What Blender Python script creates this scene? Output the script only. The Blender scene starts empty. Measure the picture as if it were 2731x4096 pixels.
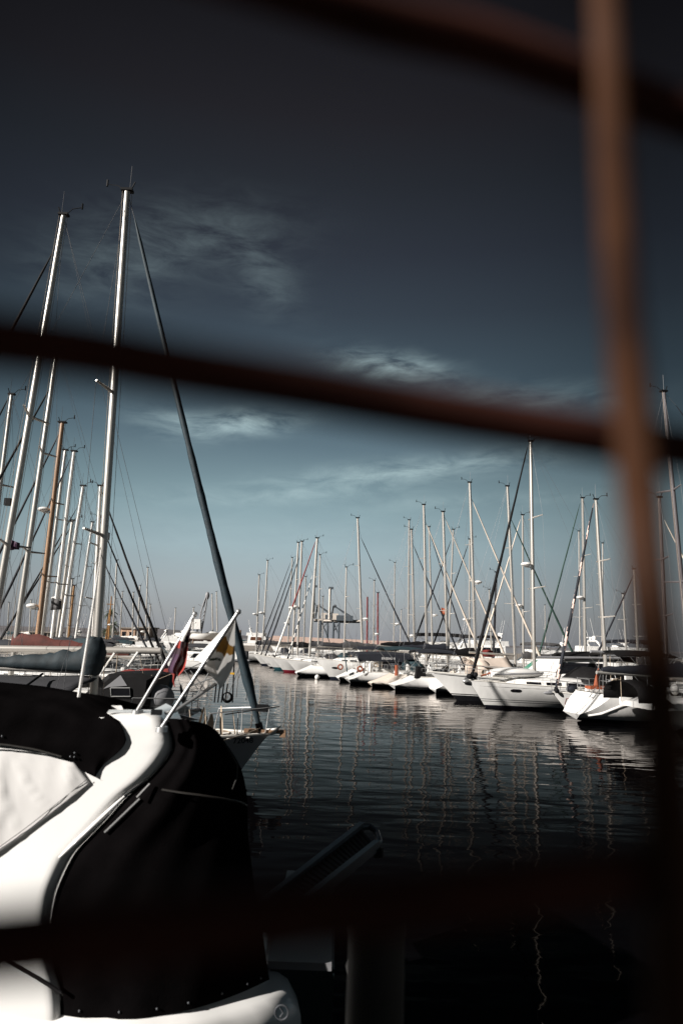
import bpy, math, random
from math import sin, cos, pi, tan, radians, sqrt, exp
from mathutils import Vector, Matrix
random.seed(7)
SC = bpy.context.scene
COL = SC.collection

# ------------------------------------------------------------------ camera
CAM_Z = 3.3
PITCH, ROLL = radians(10.66), radians(2.0)
F_PX = 4096 * 24 / 36.0          # photograph pixels per unit of tangent
fw = Vector((0, cos(PITCH), sin(PITCH)))
r0 = Vector((1, 0, 0)); u0 = Vector((0, -sin(PITCH), cos(PITCH)))
rt = r0 * cos(ROLL) + u0 * sin(ROLL)
up = -r0 * sin(ROLL) + u0 * cos(ROLL)
cam_data = bpy.data.cameras.new('camera')
cam = bpy.data.objects.new('camera', cam_data); COL.objects.link(cam)
M = Matrix((rt, up, -fw)).transposed().to_4x4(); M.translation = (0, 0, CAM_Z)
cam.matrix_world = M
cam_data.sensor_fit = 'VERTICAL'; cam_data.sensor_height = 36; cam_data.lens = 24
cam_data.clip_start = 0.02; cam_data.clip_end = 20000
cam_data.dof.use_dof = True; cam_data.dof.focus_distance = 32; cam_data.dof.aperture_fstop = 2.3
SC.camera = cam

def ray(u, v):
    return rt * ((u - 1365.5) / F_PX) + up * (-(v - 2048) / F_PX) + fw
def P(u, v, Y):
    d = ray(u, v); t = Y / d.y
    return Vector((d.x * t, Y, CAM_Z + d.z * t))
def G(u, v, z):
    d = ray(u, v); t = (z - CAM_Z) / d.z
    return Vector((d.x * t, d.y * t, z))
def VH(u): return 2562 + 0.035 * (u - 1365.5)
def XU(u, Y): return P(u, VH(u), Y).x

# ------------------------------------------------------------------ light
SUN_AZ = radians(61)     # horizontal angle of the sun, left of the direction straight behind the camera
SUN_EL = radians(27)
sd = Vector((-sin(SUN_AZ) * cos(SUN_EL), -cos(SUN_AZ) * cos(SUN_EL), sin(SUN_EL)))
sl = bpy.data.lights.new('sun', 'SUN'); sl.energy = 4.7; sl.angle = radians(0.5); sl.color = (1, 0.955, 0.90)
so = bpy.data.objects.new('sun', sl); COL.objects.link(so)
so.rotation_euler = sd.to_track_quat('Z', 'Y').to_euler(); so.location = (-30, -20, 30)

SC.view_settings.view_transform = 'Standard'; SC.view_settings.look = 'None'
SC.view_settings.exposure = 0.80; SC.view_settings.gamma = 1
SC.render.engine = 'CYCLES'
SC.cycles.use_denoising = True
SC.cycles.max_bounces = 6; SC.cycles.caustics_reflective = False; SC.cycles.caustics_refractive = False
SC.cycles.sample_clamp_indirect = 4

def srgb(r, g, b):
    f = lambda c: (c / 255 / 12.92) if c / 255 <= 0.04045 else ((c / 255 + 0.055) / 1.055) ** 2.4
    return (f(r), f(g), f(b), 1)

world = bpy.data.worlds.new('World'); SC.world = world; world.use_nodes = True
def build_sky():
    nt = world.node_tree; N = nt.nodes; L = nt.links
    for n in list(N): N.remove(n)
    out = N.new('ShaderNodeOutputWorld'); bg = N.new('ShaderNodeBackground')
    L.new(bg.outputs[0], out.inputs[0])
    tc = N.new('ShaderNodeTexCoord'); nrm = N.new('ShaderNodeVectorMath'); nrm.operation = 'NORMALIZE'
    L.new(tc.outputs['Generated'], nrm.inputs[0])
    sep = N.new('ShaderNodeSeparateXYZ'); L.new(nrm.outputs[0], sep.inputs[0])
    def m(op, a, b=None, clamp=False):
        n = N.new('ShaderNodeMath'); n.operation = op; n.use_clamp = clamp
        for i, q in enumerate((a, b)):
            if q is None: continue
            if isinstance(q, (int, float)): n.inputs[i].default_value = q
            else: L.new(q, n.inputs[i])
        return n.outputs[0]
    el = m('ARCSINE', sep.outputs[2]); eld = m('MULTIPLY', el, 180 / pi)
    az = m('MULTIPLY', m('ARCTAN2', sep.outputs[0], sep.outputs[1]), 180 / pi)
    rampin = m('DIVIDE', m('ADD', eld, 2), 60, True)
    cr = N.new('ShaderNodeValToRGB'); L.new(rampin, cr.inputs[0])
    stops = [(-2, (138, 140, 145)), (0, (149, 151, 156)), (2, (162, 166, 168)), (4, (168, 178, 182)), (7.5, (160, 181, 188)), (10.3, (142, 167, 175)), (12.5, (126, 151, 160)),
             (15.9, (99, 121, 133)), (18, (85, 105, 117)), (21.5, (71, 88, 100)), (26.8, (57, 67, 78)), (31.3, (48, 54, 64)), (36.2, (40, 44, 51)), (40.6, (35, 35, 40)), (46, (26, 26, 30)), (56, (20, 20, 24))]
    e = cr.color_ramp.elements
    for i, (d, c) in enumerate(stops):
        q = e[i] if i < 2 else e.new((d + 2) / 60)
        q.position = (d + 2) / 60; q.color = srgb(*c)
    # the sky is brightest up the harbour and falls off to both sides
    dz_ = m('DIVIDE', m('ADD', az, 5), 23)
    fall = m('MAXIMUM', m('SUBTRACT', 1, m('MULTIPLY', m('MULTIPLY', dz_, dz_), .30)), .45)
    # thin cirrus: streaky noise inside soft patches of sky
    cmb = N.new('ShaderNodeCombineXYZ')
    rot = m('ADD', m('MULTIPLY', az, 0.10), m('MULTIPLY', eld, -0.04))
    L.new(rot, cmb.inputs[0]); L.new(m('MULTIPLY', eld, 0.34), cmb.inputs[1])
    nz = N.new('ShaderNodeTexNoise'); nz.inputs['Scale'].default_value = 2.0; nz.inputs['Detail'].default_value = 9
    nz.inputs['Roughness'].default_value = 0.62; nz.inputs['Distortion'].default_value = .45
    L.new(cmb.outputs[0], nz.inputs['Vector'])
    n1 = N.new('ShaderNodeMapRange'); L.new(nz.outputs['Fac'], n1.inputs[0])
    n1.inputs[1].default_value = 0.36; n1.inputs[2].default_value = 0.74
    tot = None
    # (pixel centre u, v, half width deg, half height deg, slope, strength)
    for (u, v, wa, we, sl_, st) in [(850, 930, 7, 2.2, .10, .12), (1060, 1120, 3.0, 2.4, -.3, .16), (1570, 1475, 4.2, 1.1, -.10, 1.1), (970, 1690, 4.4, 1.0, .13, 1.2),
                                    (700, 1700, 3.5, 1.2, -.1, .5), (1700, 1880, 12, 1.0, .12, 1.0), (1100, 1985, 11, .8, .08, .5), (1900, 2010, 10, .7, .05, .5), (2100, 1600, 8, 1.2, -.05, .35), (500, 2150, 16, 2.2, 0, .25), (1700, 2150, 16, 2.0, 0, .22), (480, 1050, 6, 3, .2, .18)]:
        d = ray(u, v); a0 = math.degrees(math.atan2(d.x, d.y)); e0 = math.degrees(math.atan2(d.z, math.hypot(d.x, d.y)))
        da = m('SUBTRACT', az, a0); de = m('SUBTRACT', m('SUBTRACT', eld, e0), m('MULTIPLY', da, sl_))
        q = m('ADD', m('POWER', m('ABSOLUTE', m('DIVIDE', da, wa)), 2), m('POWER', m('ABSOLUTE', m('DIVIDE', de, we)), 2))
        g = m('MULTIPLY', m('EXPONENT', m('MULTIPLY', q, -1)), st)
        tot = g if tot is None else m('ADD', tot, g)
    # light the cloud only as brightly as the sky round it allows
    fac = m('MULTIPLY', m('MULTIPLY', tot, n1.outputs[0]), 1.05, True)
    mix = N.new('ShaderNodeMix'); mix.data_type = 'RGBA'
    L.new(fac, mix.inputs['Factor']); L.new(cr.outputs[0], mix.inputs[6]); mix.inputs[7].default_value = srgb(176, 200, 204)
    L.new(mix.outputs[2], bg.inputs[0]); L.new(m('MULTIPLY', fall, 0.575), bg.inputs[1])
build_sky()

# ------------------------------------------------------------------ materials
def mat(name, color, rough=0.5, metal=0.0, var=0.0, vscale=3.0, bump=0.0, bscale=20.0, spec=0.5, coat=0.0, stretch=None, trans=0.0, bdist=0.01):
    m = bpy.data.materials.new(name); m.use_nodes = True
    nt = m.node_tree; N = nt.nodes; L = nt.links; b = N['Principled BSDF']
    c = tuple(color[:3]) + (1,)
    b.inputs['Base Color'].default_value = c; b.inputs['Roughness'].default_value = rough; b.inputs['Metallic'].default_value = metal
    b.inputs['Specular IOR Level'].default_value = spec; b.inputs['Coat Weight'].default_value = coat
    if trans: b.inputs['Transmission Weight'].default_value = trans
    if var or bump:
        tc = N.new('ShaderNodeTexCoord'); mp = N.new('ShaderNodeMapping'); L.new(tc.outputs['Object'], mp.inputs[0])
        if stretch: mp.inputs['Scale'].default_value = stretch
    if var:
        nz = N.new('ShaderNodeTexNoise'); nz.inputs['Scale'].default_value = vscale; nz.inputs['Detail'].default_value = 5
        L.new(mp.outputs[0], nz.inputs['Vector'])
        mr = N.new('ShaderNodeMapRange'); L.new(nz.outputs['Fac'], mr.inputs[0])
        mr.inputs[1].default_value = .3; mr.inputs[2].default_value = .7; mr.inputs[3].default_value = 1 - var; mr.inputs[4].default_value = 1 + var * .5
        mx = N.new('ShaderNodeVectorMath'); mx.operation = 'SCALE'; mx.inputs[0].default_value = c[:3]; L.new(mr.outputs[0], mx.inputs['Scale'])
        L.new(mx.outputs[0], b.inputs['Base Color'])
    if bump:
        nb = N.new('ShaderNodeTexNoise'); nb.inputs['Scale'].default_value = bscale; nb.inputs['Detail'].default_value = 4
        L.new(mp.outputs[0], nb.inputs['Vector'])
        bp = N.new('ShaderNodeBump'); bp.inputs['Strength'].default_value = bump; bp.inputs['Distance'].default_value = bdist
        L.new(nb.outputs['Fac'], bp.inputs['Height']); L.new(bp.outputs[0], b.inputs['Normal'])
    return m
def hull_mat(name, top, bands, rough=0.25, cove=None):
    """paint that changes with height above the waterline (boot stripe, antifouling)"""
    m = mat(name, top, rough); nt = m.node_tree; N = nt.nodes; L = nt.links; b = N['Principled BSDF']
    tc = N.new('ShaderNodeTexCoord'); sp = N.new('ShaderNodeSeparateXYZ'); L.new(tc.outputs['Object'], sp.inputs[0])
    cr = N.new('ShaderNodeValToRGB'); cr.color_ramp.interpolation = 'CONSTANT'
    mr = N.new('ShaderNodeMapRange'); L.new(sp.outputs[2], mr.inputs[0]); mr.inputs[1].default_value = -1; mr.inputs[2].default_value = 3
    L.new(mr.outputs[0], cr.inputs[0])
    e = cr.color_ramp.elements
    for i, (z, c) in enumerate(bands):
        q = e[i] if i < 2 else e.new((z + 1) / 4)
        q.position = (z + 1) / 4; q.color = tuple(c[:3]) + (1,)
    nz = N.new('ShaderNodeTexNoise'); nz.inputs['Scale'].default_value = 1.3; nz.inputs['Detail'].default_value = 6
    mp = N.new('ShaderNodeMapping'); L.new(tc.outputs['Object'], mp.inputs[0]); mp.inputs['Scale'].default_value = (1.6, 1, .35); L.new(mp.outputs[0], nz.inputs[0])
    m2 = N.new('ShaderNodeMapRange'); L.new(nz.outputs['Fac'], m2.inputs[0]); m2.inputs[1].default_value = .35; m2.inputs[2].default_value = .75; m2.inputs[3].default_value = 1.0; m2.inputs[4].default_value = .84
    sc = N.new('ShaderNodeVectorMath'); sc.operation = 'SCALE'; L.new(cr.outputs[0], sc.inputs[0]); L.new(m2.outputs[0], sc.inputs['Scale'])
    L.new(sc.outputs[0], b.inputs['Base Color'])
    return m
W = (.80, .785, .76)
MT = {}
MT['gel'] = mat('white_gelcoat', W, .28, var=.06, vscale=1.2)
MT['deck'] = mat('pale_deck', (.66, .63, .58), .6, var=.1, vscale=2)
MT['cream'] = mat('cream_paint', (.72, .62, .53), .4, var=.06)
MT['alu'] = mat('mast_aluminium', (.52, .49, .45), .36, .5, var=.07, vscale=.8, stretch=(1, 1, .2))
MT['whitemast'] = mat('white_painted_mast', (.83, .80, .76), .3, 0, var=.05)
MT['darkmast'] = mat('dull_dark_mast', (.15, .135, .14), .5, .2)
MT['blackmast'] = mat('black_carbon_mast', (.02, .02, .024), .35)
MT['wood'] = mat('varnished_spar', (.36, .22, .13), .35, var=.2, vscale=4, stretch=(6, 6, .4))
MT['orangewood'] = mat('orange_spar', (.33, .17, .06), .4, var=.2, vscale=3)
MT['redmast'] = mat('red_painted_mast', (.17, .028, .028), .4)
MT['steel'] = mat('stainless_steel', (.42, .42, .42), .38, .7)
MT['wire'] = mat('rigging_wire', (.10, .10, .105), .5, .2)
MT['black'] = mat('black_canvas', (.006, .0055, .006), .75, spec=.2, bump=.4, bscale=60, var=.3, vscale=4)
MT['navy'] = mat('navy_canvas', (.008, .010, .017), .75, bump=.4, bscale=30, var=.2)
MT['teal'] = mat('teal_canvas', (.012, .034, .043), .75, bump=.7, bscale=7, var=.35, vscale=5, bdist=.03)
MT['bluejib'] = mat('blue_sail_cover', (.008, .022, .031), .7, bump=.6, bscale=9, var=.35, vscale=6)
MT['darkteal'] = mat('dark_teal_boom_cover', (.006, .016, .022), .75, bump=.6, bscale=9, var=.35, vscale=6)
MT['grey'] = mat('charcoal_canvas', (.026, .026, .030), .8, bump=.3, bscale=12, var=.15)
MT['greysail'] = mat('grey_sail_cover', (.07, .067, .068), .8, var=.15)
MT['green'] = mat('dark_green_canvas', (.012, .04, .03), .75, var=.2)
MT['creamsail'] = mat('cream_sail_cloth', (.66, .57, .48), .7, var=.14, vscale=8, bump=.5, bscale=14)
MT['whitesail'] = mat('white_sail_cloth', (.78, .74, .69), .7, var=.1, vscale=8, bump=.5, bscale=14)
MT['redsail'] = mat('dark_red_canvas', (.22, .03, .025), .75, var=.3, vscale=5)
MT['rust'] = mat('rust_red_canvas', (.10, .022, .015), .8, var=.35, vscale=5, bump=.6, bscale=8)
MT['pink'] = mat('pale_pink_cloth', (.68, .5, .44), .7)
MT['orange'] = mat('orange_cloth', (.27, .065, .025), .6, var=.1)
MT['red'] = mat('red_cloth', (.32, .03, .02), .65, var=.2, vscale=10)
MT['purple'] = mat('purple_cloth', (.045, .014, .040), .65, var=.2, vscale=10)
MT['tan'] = mat('tan_canvas', (.56, .47, .40), .8, var=.08, bump=.4, bscale=6)
MT['glass'] = mat('dark_window', (.008, .008, .01), .08)
MT['greenglass'] = mat('green_tinted_screen', (.05, .24, .15), .12)
MT['rubber'] = mat('black_rubber', (.007, .007, .008), .7, spec=.15)
MT['plastic'] = mat('white_plastic', (.8, .78, .75), .35)
MT['greyplastic'] = mat('grey_plastic', (.22, .22, .23), .5)
MT['brownwin'] = mat('brown_window', (.10, .04, .02), .15)
MT['teak'] = mat('weathered_teak', (.25, .15, .09), .6, var=.25, vscale=5)
MT['rope'] = mat('old_rope', (.35, .28, .21), .9, var=.3, vscale=30)
MT['concrete'] = mat('concrete', (.25, .22, .19), .85, var=.25, vscale=.6, bump=.4, bscale=6)
MT['text'] = mat('dark_lettering', (.008, .008, .012), .6)
MT['whitetext'] = mat('white_lettering', (.75, .75, .75), .5)
MT['yellow'] = mat('yellow_plastic', (.6, .33, .03), .5)

# ------------------------------------------------------------------ mesh helpers
class MB:
    def __init__(s): s.v = []; s.f = []; s.m = []
    def add(s, vs, fs, mi=0):
        o = len(s.v); s.v += [tuple(p) for p in vs]
        for f in fs: s.f.append(tuple(o + i for i in f)); s.m.append(mi)
        return s
    def loft(s, rings, closed=True, caps=True, mi=0):
        n = len(rings[0]); vs = [p for r in rings for p in r]; fs = []
        for i in range(len(rings) - 1):
            for j in range(n if closed else n - 1):
                k = (j + 1) % n; fs.append((i * n + j, i * n + k, (i + 1) * n + k, (i + 1) * n + j))
        if caps and closed:
            fs.append(tuple(range(n - 1, -1, -1))); fs.append(tuple((len(rings) - 1) * n + j for j in range(n)))
        return s.add(vs, fs, mi)
    def tube(s, pts, r, n=8, mi=0, caps=True, sx=1.0):
        pts = [Vector(p) for p in pts]; rs = r if isinstance(r, (list, tuple)) else [r] * len(pts)
        rings = []; prev = None
        for i, p in enumerate(pts):
            t = (pts[min(i + 1, len(pts) - 1)] - pts[max(i - 1, 0)])
            t = t.normalized() if t.length > 1e-9 else Vector((0, 0, 1))
            if prev is None:
                a = Vector((1, 0, 0)) if abs(t.x) < .9 else Vector((0, 1, 0))
            else: a = prev
            a = (a - t * a.dot(t)).normalized(); b = t.cross(a); prev = a
            rings.append([p + a * (cos(2 * pi * k / n) * rs[i] * sx) + b * (sin(2 * pi * k / n) * rs[i]) for k in range(n)])
        return s.loft(rings, True, caps, mi)
    def box(s, c, d, mi=0, rz=0.0, taper=1.0):
        c = Vector(c); x, y, z = d[0] / 2, d[1] / 2, d[2] / 2; R = Matrix.Rotation(rz, 3, 'Z')
        vs = [c + R @ Vector((sx * x * (taper if sz > 0 else 1), sy * y * (taper if sz > 0 else 1), sz * z)) for sz in (-1, 1) for sy in (-1, 1) for sx in (-1, 1)]
        return s.add(vs, [(0, 2, 3, 1), (4, 5, 7, 6), (0, 1, 5, 4), (2, 6, 7, 3), (0, 4, 6, 2), (1, 3, 7, 5)], mi)
    def ball(s, c, r, nu=12, nv=8, mi=0):
        c = Vector(c); r = (r, r, r) if not isinstance(r, (list, tuple)) else r
        vs = [c + Vector((0, 0, -r[2]))]; fs = []
        for i in range(1, nv):
            a = -pi / 2 + pi * i / nv
            vs += [c + Vector((cos(a) * cos(2 * pi * j / nu) * r[0], cos(a) * sin(2 * pi * j / nu) * r[1], sin(a) * r[2])) for j in range(nu)]
        vs.append(c + Vector((0, 0, r[2])))
        for j in range(nu):
            k = (j + 1) % nu; fs.append((0, 1 + k, 1 + j)); fs.append((len(vs) - 1, 1 + (nv - 2) * nu + j, 1 + (nv - 2) * nu + k))
            for i in range(nv - 2): fs.append((1 + i * nu + j, 1 + i * nu + k, 1 + (i + 1) * nu + k, 1 + (i + 1) * nu + j))
        return s.add(vs, fs, mi)
    def torus(s, c, R, r, n=20, k=8, axis='x', mi=0):
        pts = []
        for i in range(n):
            a = 2 * pi * i / n; q = {'x': (0, cos(a), sin(a)), 'y': (cos(a), 0, sin(a)), 'z': (cos(a), sin(a), 0)}[axis]
            pts.append(Vector(q))
        ax = {'x': Vector((1, 0, 0)), 'y': Vector((0, 1, 0)), 'z': Vector((0, 0, 1))}[axis]
        rings = [[Vector(c) + q * (R + r * cos(2 * pi * j / k)) + ax * (r * sin(2 * pi * j / k)) for j in range(k)] for q in pts]
        rings.append(rings[0]); return s.loft(rings, True, False, mi)
    def grid(s, rows, mi=0):
        return s.loft(rows, False, False, mi)
    def prism(s, poly, y0, y1, mi=0):
        """polygon in the xz plane pushed from y0 to y1"""
        n = len(poly); vs = [(p[0], y0, p[1]) for p in poly] + [(p[0], y1, p[1]) for p in poly]
        fs = [tuple(range(n)), tuple(range(2 * n - 1, n - 1, -1))] + [(i, i + n, (i + 1) % n + n, (i + 1) % n) for i in range(n)]
        return s.add(vs, fs, mi)
    def obj(s, name, mats, parent=None, smooth=True, angle=40):
        me = bpy.data.meshes.new(name); me.from_pydata(s.v, [], s.f)
        for m in (mats if isinstance(mats, (list, tuple)) else [mats]): me.materials.append(MT[m] if isinstance(m, str) else m)
        me.polygons.foreach_set('material_index', s.m)
        import bmesh
        bm = bmesh.new(); bm.from_mesh(me); bmesh.ops.remove_doubles(bm, verts=bm.verts, dist=1e-5); bmesh.ops.recalc_face_normals(bm, faces=bm.faces); bm.to_mesh(me); bm.free()
        if smooth:
            me.polygons.foreach_set('use_smooth', [True] * len(me.polygons)); me.set_sharp_from_angle(angle=radians(angle))
        o = bpy.data.objects.new(name, me); COL.objects.link(o)
        if parent: o.parent = parent
        return o
def tag(o, label, cat, group=None):
    o['label'] = label; o['category'] = cat
    if group: o['group'] = group
    return o
def thing(name, label, cat, loc=(0, 0, 0), rz=0.0, group=None):
    o = bpy.data.objects.new(name, None); COL.objects.link(o); o.location = loc; o.rotation_euler = (0, 0, rz); o.empty_display_size = .1
    return tag(o, label, cat, group)
def lerp(a, b, t): return a + (b - a) * t
def clamp(x, a=0., b=1.): return max(a, min(b, x))
def sm(t): t = clamp(t); return t * t * (3 - 2 * t)
def interp(tab, x):
    if x <= tab[0][0]: return tab[0][1]
    for (a, b), (c, d) in zip(tab, tab[1:]):
        if x <= c: return lerp(b, d, (x - a) / (c - a))
    return tab[-1][1]
def text_mesh(txt, size, bold=.0, shear=0.0):
    cu = bpy.data.curves.new('lettering', 'FONT'); cu.body = txt; cu.size = size; cu.offset = bold * size; cu.shear = shear; cu.align_x = 'CENTER'; cu.resolution_u = 3
    o = bpy.data.objects.new('lettering', cu); COL.objects.link(o)
    dg = bpy.context.evaluated_depsgraph_get(); me = o.evaluated_get(dg).to_mesh()
    vs = [v.co.copy() for v in me.vertices]; fs = [tuple(p.vertices) for p in me.polygons]
    o.evaluated_get(dg).to_mesh_clear(); bpy.data.objects.remove(o); bpy.data.curves.remove(cu)
    return vs, fs

# ------------------------------------------------------------------ hull form
class Hull:
    def __init__(s, L=11., B=3.6, fs=1.0, fb=1.35, D=.5, rev=.9, rake=1.3, sw=.72, plat=.32, zs=.10, wmax=.42, vbow=1.35, vst=2.5):
        s.__dict__.update(L=L, B=B, fs=fs, fb=fb, D=D, rev=rev, rake=rake, sw=sw, plat=plat, zs=zs, wmax=wmax, vbow=vbow, vst=vst)
    def xs(s, z):
        if s.rev >= 0:
            return s.rev * clamp((z - s.plat) / (s.fs - s.plat)) ** .85 if z > s.plat else (s.plat - z) * .9
        return -s.rev * clamp(1 - z / s.fs, 0, 1.5)
    def xb(s, z): return s.L - s.rake * clamp(1 - z / s.fb, 0, 1.35) ** .9
    def w(s, t):
        if t < s.wmax: return s.B / 2 * (s.sw + (1 - s.sw) * sin(pi / 2 * t / s.wmax))
        return s.B / 2 * max(.012, 1 - ((t - s.wmax) / (1 - s.wmax)) ** 2.1) ** .92
    def F(s, t): return s.fs + (s.fb - s.fs) * t ** 1.5 - .05 * sin(pi * t)
    def zb(s, t): return s.zs * (1 - clamp(t / .14)) - s.D * sin(pi * clamp(t * .9 + .02)) - .05
    def y(s, x, z):
        t = clamp((x - s.xs(z)) / (s.xb(z) - s.xs(z)))
        q = clamp((z - s.zb(t)) / (s.F(t) - s.zb(t)))
        return s.w(t) * s.g(q, t)
    def g(s, q, t): return 1 - (1 - q) ** lerp(lerp(s.vst, 3.4, clamp(t * 4)), s.vbow, clamp(t) ** 1.2)
    def pt(s, q, t, side=1):
        z = lerp(s.zb(t), s.F(t), q); return Vector((lerp(s.xs(z), s.xb(z), t), side * s.w(t) * s.g(q, t), z))
    def sheer(s, x):
        """deck edge height and half width at x"""
        t = clamp((x - s.xs(s.fs)) / (s.L - s.xs(s.fs))); return s.F(t), s.w(t)
    def build(s, mats, parent, N=26, R=12, deck='deck'):
        mb = MB(); grid = []
        for i in range(N + 1):
            t = i / N
            row = [s.pt(1 - j / R, t, 1) for j in range(R)] + [s.pt(j / R, t, -1) for j in range(R + 1)]
            grid.append(row)
        mb.grid(grid)
        n = 2 * R + 1
        for j in range(R): mb.add([grid[0][j], grid[0][j + 1], grid[0][n - 2 - j], grid[0][n - 1 - j]], [(0, 1, 2, 3)], 1)
        h = mb.obj('hull', mats, parent, angle=35)
        d = MB(); rows = []
        for i in range(N + 1):
            a, b = grid[i][0], grid[i][-1]; c = (a + b) / 2 + Vector((0, 0, .05))
            rows.append([a + Vector((0, 0, -.012)), lerp(a, c, .6), c, lerp(b, c, .6), b + Vector((0, 0, -.012))])
        d.grid(rows); d.obj('deck', deck, parent, angle=50)
        for side in (0, -1):
            rl = MB(); rl.tube([grid[i][side] + Vector((0, 0, .02)) for i in range(N + 1)], .028, 5); rl.obj('toe_rail', 'deck', parent)
        return h
def hull_text(h, parent, txt, x, z, size, sgn, name='lettering', m='text', bold=.012, shear=0., flip=1):
    """letters laid on the hull side (sgn = -1 or 1 in y); flip = -1 where the text runs aft"""
    vs, fs = text_mesh(txt, size, bold, shear); mb = MB()
    out = [(x + flip * v.x, sgn * (h.y(x + flip * v.x, z + v.y) + .008), z + v.y) for v in vs]
    mb.add(out, fs); o = mb.obj(name, m, parent, smooth=False); return o

BAND = lambda top, af, st=None, z0=.1, z1=.16: [(-1, af), (z0, st if st else af), (z1, top), (2.9, top)]
def wire(parent, name, pts, r, m='wire', n=4):
    b = MB(); b.tube(pts, r, n); return b.obj(name, m, parent)

def arc_sheet(mb, x0, x1, z0, rise, hw, thick=.03, nx=6, ny=10, droop=.0, mi=0, slope=0.):
    """canopy sheet arched across the boat"""
    top = []; bot = []
    for i in range(nx + 1):
        s = i / nx; x = lerp(x0, x1, s); zz = z0 + slope * s + rise * .35 * sin(pi * s)
        top.append([(x, hw * (2 * j / ny - 1), zz + rise * (1 - abs(2 * j / ny - 1) ** 2.4)) for j in range(ny + 1)])
        bot.append([(p[0], p[1] * .985, p[2] - thick) for p in top[-1]])
    rings = [t + b[::-1] for t, b in zip(top, bot)]
    mb.loft(rings, True, True, mi)

def cover_loft(mb, a, b, h0, h1, w0, w1, n=12, wob=.03, seed=0, mi=0, k=10):
    """lumpy sail cover between a and b: height h, width w, resting on the boom line"""
    rnd = random.Random(seed); a = Vector(a); b = Vector(b); t = (b - a).normalized(); side = t.cross(Vector((0, 0, 1))).normalized()
    rings = []
    for i in range(n + 1):
        s = i / n; c = a.lerp(b, s); h = lerp(h0, h1, s ** .8) * (1 + rnd.uniform(-wob, wob) * 3); w = lerp(w0, w1, s) * (1 + rnd.uniform(-wob, wob) * 2)
        if i in (0, n): h *= .75; w *= .7
        ring = []
        for j in range(k):
            q = 2 * pi * j / k; zz = cos(q); ring.append(c + side * (w * sin(q) * (1 - .45 * max(0, zz))) + Vector((0, 0, h * (.42 + .58 * zz) if zz > -.7 else -.1 * h)))
        rings.append(ring)
    mb.loft(rings, True, True, mi)

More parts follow.
